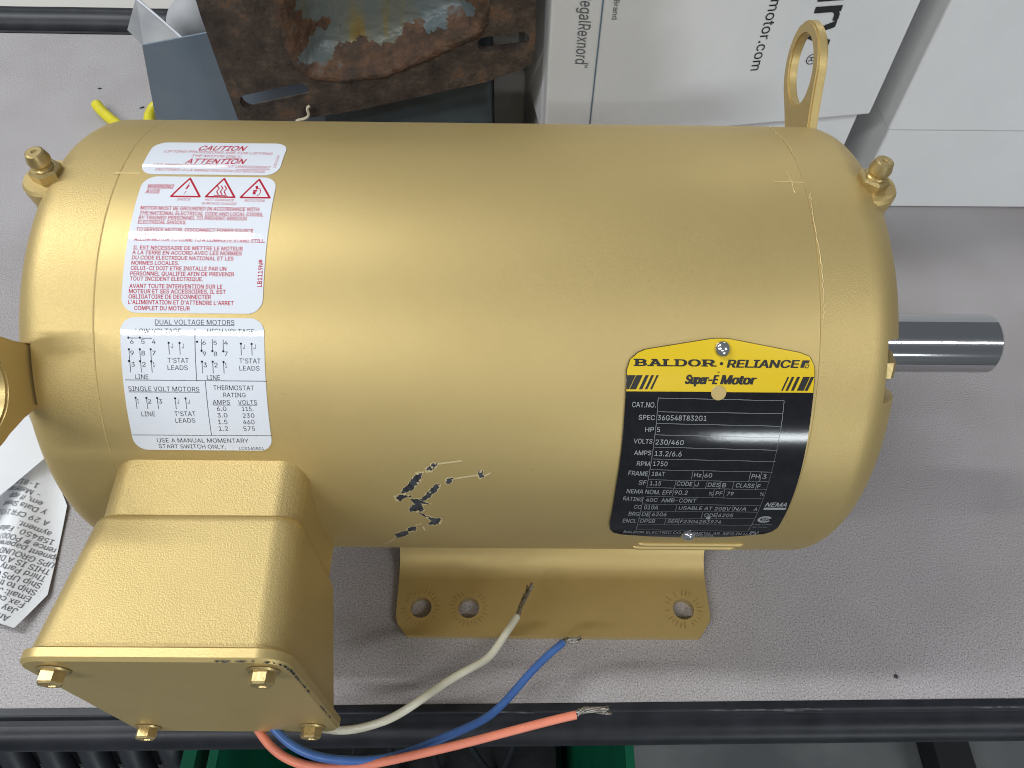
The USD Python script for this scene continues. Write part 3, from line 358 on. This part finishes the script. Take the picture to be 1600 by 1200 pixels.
def worn(pts, rad, seed):   # ragged bare-metal wear along an edge
    c = np.array(pts); L = np.r_[0, np.cumsum(np.linalg.norm(np.diff(c, axis=0), axis=1))]; q = np.linspace(0, L[-1], int(L[-1]/.0006)+2)
    p = np.stack([np.interp(q, L, c[:, k]) for k in range(3)], 1); p += rng.normal(0, .00008, p.shape)
    return tubem(p, rad*np.clip((meshkit.noise(np.c_[p[:, 0]*900, p[:, 2]*900, np.full(len(p), seed)], seed)-.45)*3.2, .02, 1), 5)
e0, e1 = -.1656, LZ1-.0005
part(p_lid, 'worn_edge', worn([(-.118, e0, e1), (-.104, e0, e1)], .00026, 2), 'chip_dark', True, label='paint worn through along the lid corner')
part(p_lid, 'worn_edge', worn([(-.1035, e0, e1), (-.0985, e0, LZ1-.0020), (-.0955, e0, LZ1-.0060), (-.0946, e0, LZ1-.0120), (-.0945, e0, LZ1-.042)], .00040, 5), 'chip_dark', True, label='paint worn through along the lid corner')
part(p_lid, 'worn_edge', worn([(-.0945, e0, .098), (-.0945, e0, .066)], .00026, 9), 'chip_dark', True, label='paint worn through along the lid edge')

# ---- lead wires
def lead(name, key, key2, rad, mt, label):
    pts = spline(np.array(D['wires'][key])*1e-3, 90); o = part(motor, name, tubem(pts, rad, 14), mt, 50, label=label)
    base = spline(np.array(D['wires'][key2])*1e-3, 24); ms = []
    for k in range(26):
        a0 = rng.uniform(0, 6.28); rr = rng.uniform(.2, 1.0)*rad*.62; tw = rng.uniform(2.5, 4.5); L = rng.uniform(.72, 1.0); n = int(24*L); q = np.linspace(0, L, n)
        fray = 1 + 1.3*np.clip(q-.6, 0, 1)**1.5*rng.uniform(.2, 3.2)
        d = np.c_[np.cos(a0+tw*q), np.sin(a0+tw*q)*.9, np.sin(a0+1+tw*q)]*rr*fray[:, None]*(.9+.2*rng.random())
        ms.append(tubem(base[:n]+d, .0004, 5))
    part(o, 'bare_strands', cat_(ms), 'copper_tinned', True, label='twisted bare strands at the stripped end')
lead('lead_wire', 'white', 'whites', .00178, 'wire_white', 'cream white lead wire')
lead('lead_wire', 'blue', 'blues', .00182, 'wire_blue', 'blue lead wire')
lead('lead_wire', 'red', 'reds', .00185, 'wire_red', 'salmon red lead wire')

# ---- labels on the shell
def rect_label(name, x0, x1, t0, t1, r, label):
    pl = rrect(x0*1e-3, x1*1e-3, -R*math.radians(t1), -R*math.radians(t0), r)
    return part(motor, name, curved_sheet(pl, .00002, .00022, .002), 'label_white', 40, label=label)
TXT = .000262
l1 = rect_label('lifting_label', -165.3, -112.6, -11.6, .9, .0055, 'small white caution label printed in red')
part(l1, 'lettering', wrap(cat_([rowtext(D['L1'][:1] + D['L1'][3:4], True, .25), rowtext(D['L1'][1:3] + D['L1'][4:], False, .1), strokes(D['und1'], .00025)]), TXT), 'ink_red', False)
l2 = rect_label('warning_label', -162.6, -112.4, 1.6, 34.0, .0055, 'large white warning label printed in red with three triangles')
tri = flat(shapely.ops.unary_union([sg.LinearRing([xw(p) for p in t]).buffer(.00038, 3) for t in D['tri']]), .004)
pic = [sg.Polygon([xw(p) for p in D['bolt']]).buffer(.00005)] + [sg.Polygon([xw(p) for p in h]).buffer(0) for h in D['hand']]
pic += [sg.LineString([xw(p) for p in w]).buffer(.00022, 3) for w in D['waves']]
wv = [xw(p) for p in D['tri'][1]]; pic.append(sg.LineString([(wv[1][0]+.003, wv[1][1]+.0007), (wv[2][0]-.003, wv[2][1]+.0007)]).buffer(.0002))
hx = [xw(p) for p in D['tri'][2]]; c3 = np.mean(hx, axis=0); pic.append(sg.LineString([c3 + [.0010*math.cos(a)+.0005, .0018*math.sin(a)-.0003] for a in np.linspace(-1.6, 2.2, 14)]).buffer(.00016))
part(l2, 'lettering', wrap(cat_([rowtext([(*r[:5], r[5]*1.12) for r in D['L2'][:2]], True, .08), rowtext(D['L2'][2:6], False, .05), rowtext([(*r[:5], r[5]*1.10) for r in D['L2'][6:]], True, .0), tri, flat(shapely.ops.unary_union(pic))]), TXT), 'ink_red', False)
l3 = rect_label('wiring_label', -162.8, -111.8, 34.9, 63.7, .0050, 'white wiring diagram label printed in black')
dots = flat(shapely.ops.unary_union([sg.Point(xw(p)).buffer(.00040, 4) for p in D['dots3']]))
part(l3, 'lettering', wrap(cat_([rowtext(D['L3']), strokes(D['lines3'], .00022), dots]), TXT), 'ink_black', False)

# ---- nameplate
top_ = [xw(p) for p in D['plate']]; rt = [xw(p) for p in D['pr']]; bt = [xw(p) for p in D['pb']][::-1]; lf = [xw(p) for p in D['pl']][::-1]
ol = sg.Polygon(top_ + rt + bt + lf).buffer(-.0012).buffer(.0024, 6).buffer(-.0012)
npl = part(motor, 'nameplate', curved_sheet(ol, .00015, .0007), 'plate_black', 40, label='glossy black rating plate with yellow header')
yb = ol.buffer(-.0002).intersection(sg.box(0, -R*math.radians(49.2), .2, 0))
blk = shapely.ops.unary_union([sg.Polygon([xw(p) for p in s]).buffer(0) for s in D['st']])
part(npl, 'yellow_header', wrap(flat(yb, .004), .00090), 'plate_yellow', False)
NT = .00098
for s_ in D['st']: part(npl, 'slash_stripe', wrap(flat(sg.Polygon([xw(p) for p in s_]).buffer(0).intersection(yb), .004), NT), 'plate_ink', False)
def slab(word, p0, p1, h):
    # wide slab-serif capitals
    L = p1[0]-p0[0]; ws = {'B': 1.0, 'A': 1.1, 'L': .86, 'D': 1.0, 'O': 1.02, 'R': 1.05}; tot = sum(ws[c] for c in word); x = p0[0]; out = []; sh = h*.17
    for c in word:
        w = ws[c]*L/tot; g = glyphs(c, True).copy(); v = g.vertices; ins = .12*w if c != 'O' else .05*w
        g.vertices = np.c_[x+ins+v[:, 0]/np.ptp(v[:, 0])*(w*(.80 if c != 'O' else .86)), p0[1]+(v[:, 1]-v[:, 1].min())/np.ptp(v[:, 1])*h, v[:, 2]]; out.append(g)
        for q, dx in ((1, -.00016), (2, .00016)):
            g2 = g.copy(); g2.vertices = g2.vertices + [dx, 0, q*.00001]; out.append(g2)
        bars = {'B': [(-.02, .35, 0), (-.02, .35, 1)], 'D': [(-.02, .35, 0), (-.02, .35, 1)], 'A': [(-.02, .42, 0), (.62, 1.04, 0), (.25, .6, 1)], 'L': [(-.02, .55, 0), (-.02, .55, 1)], 'R': [(-.02, .45, 0), (-.02, .4, 1), (.68, 1.06, 0)], 'O': []}[c]
        for a, b, top in bars: out.append(flat(sg.box(x+a*w, p0[1]+(h-sh if top else 0), x+b*w, p0[1]+(h if top else sh))))
        x += w
    return cat_(out)
E_ = D['ext']; b0, b1 = E_['bal']
hd = [slab('BALDOR', xw(b0[1:3]), xw(b0[3:5]), b0[5]*1e-3), place_text('RELIANCE', xw(b1[1:3]), xw(b1[3:5]), b1[5]*1e-3, True, .22)]
for q, dx in ((1, -.00012), (2, .00012)):
    g = hd[1].copy(); g.vertices = g.vertices + [dx, 0, q*.00001]; hd.append(g)
mid = (xw(b0[3:5])+xw(b1[1:3]))/2 + [0, .0012]; hd.append(flat(sg.Point(mid).buffer(.0006)))
e1 = xw(b1[3:5]); hd += [flat(sg.Polygon([e1+[.0008, 0], e1+[.0016, .0027], e1+[.0042, .0027], e1+[.0038, .0016], e1+[.0026, .0016], e1+[.0022, 0]])), flat(sg.LinearRing([e1+[.0026, 0], e1+[.0030, .0011], e1+[.0040, .0011], e1+[.0036, 0]]).buffer(.00012))]
s0, s1 = E_['sup']
for t, a, b, c, d, h in (s0, s1):
    for q, dx in enumerate((-.00022, 0, .00022)):
        g = place_text(t, xw((a, b))+[dx, -.0001], xw((c, d))+[dx, -.0001], h*1e-3*1.0, True, .22); g.vertices[:, 2] += q*.00001; hd.append(g)
hd.append(place_text('TM', xw((50.0, 45.2)), xw((50.9, 45.2)), .0005, True))
part(npl, 'header_lettering', wrap(cat_(hd), NT), 'plate_ink', False)
part(npl, 'rating_lettering', wrap(rowtext(D['LN']), .00090), 'plate_silver', False)
part(npl, 'rating_grid', wrap(strokes(D['linesN'], .00012), .00090), 'plate_silver', False)
nm = E_['nema']
mk = [flat(sg.Polygon([xw((76.2, 80.0)), xw((84.9, 80.0)), xw((85.2, 79.2)), xw((76.5, 79.2))])), place_text('NEMA', xw(nm[0][1:3]), xw(nm[0][3:5]), .0024, True, .2)]
cs = xw((78.6, 83.9))
mk += [flat(sg.LineString([cs + [.0021*math.cos(a)*1.1, .0019*math.sin(a)] for a in np.linspace(.6, 5.6, 24)]).buffer(.0005)), place_text('SP', cs+[-.0012, -.0009], cs+[.0016, -.0009], .0018, True), place_text('Energy Verified', xw((74.6, 86.4)), xw((82.5, 86.4)), .0007), place_text('MC 182001', xw((75.4, 87.6)), xw((81.4, 87.6)), .0006),
       place_text('RU', xw((75.8, 90.7)), xw((79.2, 90.7)), .0017, True, -.1)]
part(npl, 'approval_marks', wrap(cat_(mk), .00090), 'plate_silver', False)
sp = xw((55.7, 83.5)); part(npl, 'punch_mark', wrap(flat(sg.Polygon([sp+[-.0009, .0004], sp+[.0002, .0014], sp+[.0010, .0003], sp+[.0008, -.0010], sp+[-.0006, -.0006]])), .00092), 'plate_silver', False)
def on_shell(x, th, r): t = math.radians(th); return np.array([x*1e-3, -r*math.sin(t), AX + r*math.cos(t)]), np.array([0, -math.sin(t), math.cos(t)])
for x, th in ((51.6, 40.3), (50.7, 92.2)):
    o, n = on_shell(x, th, R+.0008)
    part(npl, 'rivet', lathe([(0, -.0005), (.0030, -.0005), (.0030, .0002), (.0027, .0011), (.0019, .0018), (.0010, .0021), (0, .0022)], o, n, 32), 'chrome', 60)
o, n = on_shell(51.1, 49.4, R+.0009); part(npl, 'rivet_hole', lathe([(0, .00012), (.0027, .00012), (.0028, 0), (0, 0)], o, n, 28), 'gold_shell', 30)
q0 = xw((48.0, 93.1)); part(npl, 'stamp_mark', wrap(flat(sg.LinearRing([q0, q0+[.0018, 0], q0+[.0020, .0007], q0+[.0002, .0007]]).buffer(.00014)), .0009), 'plate_yellow', False)

# ---- damage on the shell: chipped paint, scratches, cracked seam
def jag(pl, amp, seed):
    c = np.array(sg.Polygon(pl).buffer(.0002).exterior.segmentize(.0005).coords)[:-1]; nz = meshkit.fbm(np.c_[c*1500, np.full(len(c), seed)], 3, seed)-.5
    ctr = c.mean(0); d = c-ctr; d /= np.linalg.norm(d, axis=1)[:, None]+1e-9; return sg.Polygon(c + d*nz[:, None]*amp).buffer(0)
for i, c in enumerate(D['chips']):
    g = jag([xw(p) for p in c], .0024, i+3).difference(shapely.ops.unary_union([sg.Point(xw(c[rng.integers(len(c))])+rng.normal(0, .0006, 2)).buffer(rng.uniform(.0003, .0007), 3) for _ in range(4)])).buffer(-.0001).buffer(.00008); e = jag([xw(p) for p in c], .0024, i+40).union(g).buffer(.00025)
    q = part(motor, 'paint_chip', wrap(flat(g, .002), .00012), 'chip_dark', False, label='dark flake where the gold paint has chipped off')
    part(q, 'chip_rim', wrap(flat(e, .002), .00006), 'chip_edge', False)
for s in D['scr']:
    part(motor, 'scratch', wrap(flat(jag(sg.LineString([xw(p) for p in s]).buffer(.00022).exterior.coords, .0005, 9), .003), .00010), 'chip_edge', False)
def wob_line(pts, rad, off):
    p = [xw(q) for q in pts]; l = sg.LineString(p).segmentize(.0012); c = np.array(l.coords); c[:, 0] += (meshkit.fbm(np.c_[c*900, c[:, :1]*0], 3, 5)-.5)*.0012
    w = wrap(trimesh.Trimesh(np.c_[c, np.zeros(len(c))], np.zeros((0, 3), int), process=False), off).vertices
    return tubem(w, rad*(.35 + meshkit.noise(np.c_[c*1200, c[:, :1]*0], 8)), 5)
for cr_ in D['crack']: part(motor, 'seam_crack', wob_line(cr_, .00022, .0001), 'gold_bright', True, label='pale hairline crack along the end seam')
part(motor, 'seam_crack', wob_line(D['leftmark'], .0003, .0001), 'gold_bright', True, label='short pale tool mark across the end seam')

# ================================================================== PAPERS
def sheet(poly, zf, edge=.004):
    f = flat(sg.Polygon(np.array(poly)*1e-3), edge); v = f.vertices; f.vertices = np.c_[v[:, :2], zf(v[:, 0], v[:, 1])]
    b = f.copy(); b.vertices = b.vertices - [0, 0, .00012]; b.invert(); return cat_([f, b])
A = np.array(D['pA'])*1e-3
eA0, eA1 = A[1], A[2]
def zA(x, y):
    d = eA1-eA0; n = np.array([-d[1], d[0]])/np.linalg.norm(d); s = (x-eA0[0])*n[0] + (y-eA0[1])*n[1]
    s = np.abs(s); return .0012 + .0085*np.exp(-((s-.022)/.012)**2) + .0015*np.sin(x*60+y*40)**2
slip = thing('packing_slip', 'printed packing slip lying upside down behind the conduit box at the left', 'paper', (*A.mean(0), 0))
pa = part(slip, 'sheet', sheet(D['pA'], zA), 'paper', 60)
tx = []
for t, x0, y0, x1, y1 in D['pt']:
    p0, p1 = np.array([x0, y0])*1e-3, np.array([x1, y1])*1e-3; g = place_text(t, p0, p1, .0031, False, 0, fit=False)
    k = .0031; tx.append(g)
tx = cat_(tx); v = tx.vertices; tx.vertices = np.c_[v[:, :2], zA(v[:, 0], v[:, 1]) + .00025]
part(pa, 'lettering', tx, 'paper_ink', False)
B = np.array(D['pB'])*1e-3
single('blank_sheet', sheet(D['pB'], lambda x, y: .0135 + .010*np.sin(np.clip((x+.37)/.08, 0, 1)*3.1)*.4 + .0008*np.sin(x*90)), 'paper', 'blank white folded sheet lying across the printed packing slip', 'paper', 60)

# ================================================================== CARTONS
a9 = math.radians(9); O = np.array([-.002, .19]); TX = np.array([math.cos(a9), math.sin(a9), 0]); NX = np.array([math.sin(a9), -math.cos(a9), 0])
def carton(o, tx, w, d, zs, h, lip, label, base_inset):
    tx = np.array([*tx, 0.0]); nx = np.array([-tx[1], tx[0], 0.0]); o = np.array([*o, 0.0]); root = thing('carton', label, 'box', tuple(o + tx*w/2 + nx*d/2))
    def rb(a0, a1, b0, b1, z0, z1, r=.0018):
        ps = [o + tx*a + nx*b + np.array([0, 0, z]) for a in (a0+r, a1-r) for b in (b0+r, b1-r) for z in (z0+r, z1-r)]
        return hull([ico*r + p for p in ps])
    part(root, 'base', rb(base_inset, w-base_inset, base_inset, d-base_inset, .0005, h-.004), 'white_card', 30)
    lid = part(root, 'lid', rb(0, w, 0, d, zs, h), 'white_card', 30)
    return root, lid
c1, lid1 = carton(O, (math.cos(a9), math.sin(a9)), .2295, .17, .0845, .30, 0, 'white printed carton behind the lifting lug, with large black lettering on its side', .005)
c2, lid2 = carton((.2425, .2262), (1, .004), .26, .20, .0712, .30, 0, 'plain white carton at the far right, behind the shaft', .0012)
def on_card(t, off=.0004):
    t = tm(t); v = t.vertices; o = np.array([*O, 0]); t.vertices = o + v[:, :1]*TX + v[:, 1:2]*np.array([0, 0, 1.0]) + NX*(off + v[:, 2:3]); return t
def down(s, a, z_end, h, length=None, bold=False, slant=0.0):
    # reads downwards, ends at z_end
    g = glyphs(s, bold); L = np.ptp(g.vertices[:, 0])*h if length is None else length
    return place_text(s, (a, z_end+L), (a, z_end), h, bold, slant)
d1 = D['bx']; mmm = 1e-3
txt = [down('RegalRexnord', d1['rex_end'][0]*mmm, d1['rex_end'][1]*mmm+.0035, .0072, .0425, False, .15), down('TM', d1['rex_end'][0]*mmm+.006, d1['rex_end'][1]*mmm, .0020), down('a RegalRexnord Brand', d1['brand_end'][0]*mmm, d1['brand_end'][1]*mmm, .0032)]
part(lid1, 'grey_lettering', on_card(cat_(txt)), 'card_ink', False)
part(lid1, 'blue_line', on_card(flat(sg.box(.0293, .0875, .0302, .296), .02)), 'card_blue', False)
part(lid1, 'web_lettering', on_card(down('www.centuryelectricmotor.com', d1['dot_end'][0]*mmm, d1['dot_end'][1]*mmm, .0068, .136)), 'card_black', False)
cz = d1['ury_end'][1]*mmm
part(lid1, 'black_lettering', on_card(down('Century', d1['ury_end'][0]*mmm-.005, cz-.002, .0215, None, True)), 'card_black', False)
rc = np.array(d1['reg'])*mmm; part(lid1, 'registered_mark', on_card(cat_([flat(sg.Point(rc).buffer(.0036, 16).difference(sg.Point(rc).buffer(.0031, 16))), down('R', rc[0]-.0020, rc[1]-.0016, .0042)])), 'card_black', False)

# ================================================================== OLD RUSTY MOTOR
def plate_y(poly, y, th):   # polygon in (x, z) mm -> slab standing at y, front face at y
    pl = poly if hasattr(poly, 'exterior') else sg.Polygon(np.array(poly)*1e-3)
    t = extr(pl, th); t.apply_transform(frame([0, y+th, 0], [1, 0, 0], [0, 0, 1], [0, -1, 0])); return t
old = thing('rusty_motor', 'old rusty motor with slotted mounting plate and faded blue paint behind the gold motor', 'old motor', (-.1, .25, 0))
rp = sg.Polygon([(x, z if z < 185 else 330) for x, z in D['rust']]); rp = sg.Polygon(np.array(rp.exterior.coords)*1e-3).buffer(-.001).buffer(.001)
op = sg.Polygon([(x, z if z < 185 else 300) for x, z in D['open']]); op = sg.Polygon(np.array(op.exterior.coords)*1e-3).buffer(.006).buffer(-.012).buffer(.006)
s1_ = sg.LineString(np.array(D['slot1'])*1e-3).buffer(.0052, 8); s2_ = sg.LineString(np.array(D['slot2'])*1e-3).buffer(.0046, 8)
body = rp.difference(op.buffer(.004)).difference(s1_).difference(s2_)
part(old, 'mounting_plate', plate_y(body, .19, .006), 'rust', 30)
# dished opening: rolled rim, sloping wall and faded pan; rust has eaten inwards from the rim
rings, ys = [], []
for dlt, dy in ((.0045, .1898), (.003, .1885), (.001, .1880), (-.002, .1895), (-.005, .1935), (-.008, .1985), (-.011, .2025), (-.014, .2045), (-.018, .2056), (-.022, .2062), (-.027, .2067), (-.033, .207), (-.040, .2072)):
    cc = op.buffer(dlt).exterior; k0 = cc.project(sg.Point(op.centroid.x, -1)); rings.append(np.array([cc.interpolate((k0 + k/420*cc.length) % cc.length).coords[0] for k in range(420)])); ys.append(dy)
sub = 4; R2, Y2 = [], []
for i in range(len(rings)-1):
    for q in range(sub): R2.append(rings[i]*(1-q/sub) + rings[i+1]*q/sub); Y2.append(ys[i]*(1-q/sub) + ys[i+1]*q/sub)
R2.append(rings[-1]); Y2.append(ys[-1]); n = 420
v = np.vstack([np.c_[r_[:, 0], np.full(n, y), r_[:, 1]] for r_, y in zip(R2, Y2)]); lev = np.repeat(np.arange(len(R2))/sub, n)
v[:, 1] += (meshkit.fbm(v*240, 4, 2)-.5)*.0016*np.clip(2-lev*.15, .3, 2)
fs, lv = [], []
for i in range(len(R2)-1):
    for j in range(n):
        a, b = i*n+j, i*n+(j+1) % n; fs += [(a, b, b+n), (a, b+n, a+n)]
fs = np.array(fs); ctr = v[fs].mean(1); fl_ = lev[fs].mean(1)
eat = 5.4 + (meshkit.fbm(ctr*np.array([70, 0, 70]), 5, 11)-.5)*13 - 2.6*np.clip((ctr[:, 2]-.16)/.03, 0, 1)*0
isr = fl_ < np.maximum(eat, 1.6)
for nm_, sel, mt_ in (('rolled_rim', isr, 'rust_rim'), ('painted_pan', ~isr, 'old_blue')):
    m = trimesh.Trimesh(v, fs[sel], process=False); m.remove_unreferenced_vertices()
    if nm_ == 'painted_pan': m = cat_([m, plate_y(op.buffer(-.0385), .2074, .001)])
    part(old, nm_, m, mt_, 60)
cyl = trimesh.creation.cylinder(.062, .42, sections=96); cyl.apply_translation((-.104, .276, .24)); part(old, 'frame', cyl, 'old_blue', 40, label='curved frame with faded blue paint and rust streaks')
sk = np.array(D['skirt'])
part(old, 'end_cover', hull([ico*.004 + p for p in [(-.148, .215, .006), (-.041, .215, .006), (-.148, .215, .175), (-.041, .215, .175), (-.148, .33, .006), (-.041, .33, .006), (-.148, .33, .05), (-.041, .33, .05)]]), 'dark_blue', 40, label='dark blue grey cover below the mounting plate')
guard = thing('metal_guard', 'blue grey sheet metal guard standing left of the rusty plate', 'sheet metal', (-.24, .215, 0))
sh = np.array(D['sheet'])
part(guard, 'panel', plate_y(sg.Polygon(np.array([sh[0], sh[1], sh[1]+[60, -22], sh[2]+[60, 0], [-147, 1], [-270, 1], sh[3]])*1e-3), .2115, .0016), 'blue_sheet', 30)
fl = np.array(D['flap'])*1e-3
tri3 = np.array([[fl[0][0], .232, fl[0][1]-.006], [fl[1][0], .2125, fl[1][1]-.001], [-.2530, .2125, .1365], [-.2640, .222, .142]])
part(guard, 'bent_flap', hull([tri3, tri3+[0, .0014, 0]]), 'zinc', False, label='bent bare metal flap with a torn edge')
part(guard, 'torn_edge', tubem(spline([[fl[0][0], .2315, fl[0][1]-.006], (tri3[0]+tri3[1])/2+[.0, -.0008, .001], [fl[1][0], .212, fl[1][1]-.001]], 20), .0007, 6), 'label_white', 40)
cap = trimesh.creation.icosphere(3, 1.0); cap.apply_scale((.021, .018, .024)); cap.apply_translation((-.236, .262, .118))
single('grey_cap', cat_([cap, lathe([(0, 0), (.021, 0), (.021, .115), (0, .118)], [-.236, .262, .0004], [0, 0, 1], 40)]), 'grey_cap', 'rounded grey plastic cap between the sheet metal guard and the rusty plate', 'cap', 50)
wh = trimesh.creation.box((.036, .02, .13)); wh.apply_translation((-.0265, .305, .0655)); single('small_carton', man(wh), 'white_card', 'narrow white box seen in the gap between the rusty plate and the printed carton', 'box')
single('thread', tubem(spline([[a*1e-3, .1862, b*1e-3] for a, b in D['thr']], 30), .0009, 6), 'thread', 'short frayed cream thread at the lower edge of the rusty plate', 'thread', 50)

# ================================================================== YELLOW HOSE, SPECKS
y1 = np.array(D['yel'])*1e-3; y2 = np.array(D['yel2'])*1e-3
pts = np.vstack([y1, [[-.315, .262, .008], [-.300, .262, .006]], [[-.305, .285, .005]], y2[1:]])
hs = spline(pts, 90); hs[:, 2] = np.clip(hs[:, 2], .0048, None)
single('yellow_hose', tubem(hs, .0046, 16), 'yellow_plastic', 'bent yellow plastic hose on the bench behind the left end of the gold motor', 'hose', 60)

# ================================================================== UNDER THE BENCH
shelf = trimesh.creation.box((1.68, .52, .02)); shelf.apply_translation((-.752, .16, -.47)); part(bench, 'lower_shelf', shelf, 'black_steel')
def tapered(x0, x1, y0, y1, z0, z1, ins, w):
    f = lambda e, z, k: np.array([(x, y, z) for x in (x0+e+k, x1-e-k) for y in (y0+e+k, y1-e-k)])
    return hull([f(0, z1, 0), f(0, z0, ins)]) - hull([f(w, z1+.001, 0), f(w, z0+w, ins)])
bn = thing('plastic_bin', 'green plastic bin lined with black under the front edge of the bench', 'bin', (-.09, 0, -.4599))
part(bn, 'body', tapered(-.2640, .0790, -.26, .10, -.4599, -.29, .042, .003), 'green_plastic', 30)
rm = extr(sg.box(-.268, -.264, .083, .104).difference(sg.box(-.2605, -.2565, .0755, .0965)), .006); rm.apply_translation((0, 0, -.293)); part(bn, 'rim', rm, 'green_plastic', 30)
ln = trimesh.creation.box((.235, .27, .05)); ln.apply_translation((-.0925, -.08, -.425)); single('bin_liner', man(ln), 'liner', 'black liner lying in the bottom of the green plastic bin', 'liner')
pn = man(extr(sg.box(-.2905, -.13, -.2795, .10), .17).apply_translation((0, 0, -.4599))); single('divider_panel', pn, 'green_plastic', 'narrow upright green plastic panel left of the green bin', 'panel')
for k in range(9):
    x = -.60 + k*.034; p = spline([[x-.05, .20, -.30+.01*math.sin(k)], [x, .05, -.27], [x+.012, -.08, -.28], [x+.03, -.13, -.33], [x+.03, -.135, -.455]], 40)
    ORD = ['first', 'second', 'third', 'fourth', 'fifth', 'sixth', 'seventh', 'eighth', 'ninth']
    single('black_hose', tubem(p, .011, 14), 'grey_cable', f'black hose hanging over the lower shelf, {ORD[8-k]} from the green panel', 'hose', 50, group='black hoses under the bench at the left')
for k in range(6):
    x = -.17 + k*.03 + .006*math.sin(3*k); p = spline([[x, .2, -.36], [x+.01, .02, -.33], [x+.012*math.cos(k), -.09, -.345], [x+.02*math.sin(k*2), -.118, -.40], [x+.015, -.118, -.455]], 36)
    single('thin_cable', tubem(p, .0028, 10), 'grey_cable', f'thin dark cable drooping inside the green bin, {ORD[k]} from its left side', 'cable', 50, group='thin cables inside the green bin')
specks = [(-.389, .372, 'dark fleck on the bench near the black back edge'), (-.344, .345, 'thin dark sliver on the bench above the yellow hose'), (.176, -.128, 'dark crumb on the bench near the front edge, right of the motor')]
for i, (x, y, lb) in enumerate(specks):
    m = trimesh.creation.icosphere(2, 1.0); v = m.vertices*(1+.5*(meshkit.noise(m.vertices*2, i)-.5)[:, None]); m.vertices = v*np.array([(.0016, .0006, .0006), (.0022, .0007, .0005), (.0011, .0010, .0007)][i]); m.apply_transform(trimesh.transformations.rotation_matrix([.2, .5, .1][i], [0, 0, 1])); m.apply_translation((x, y, .0005))
    single('crumb', m, 'speck', lb, 'crumb', True)
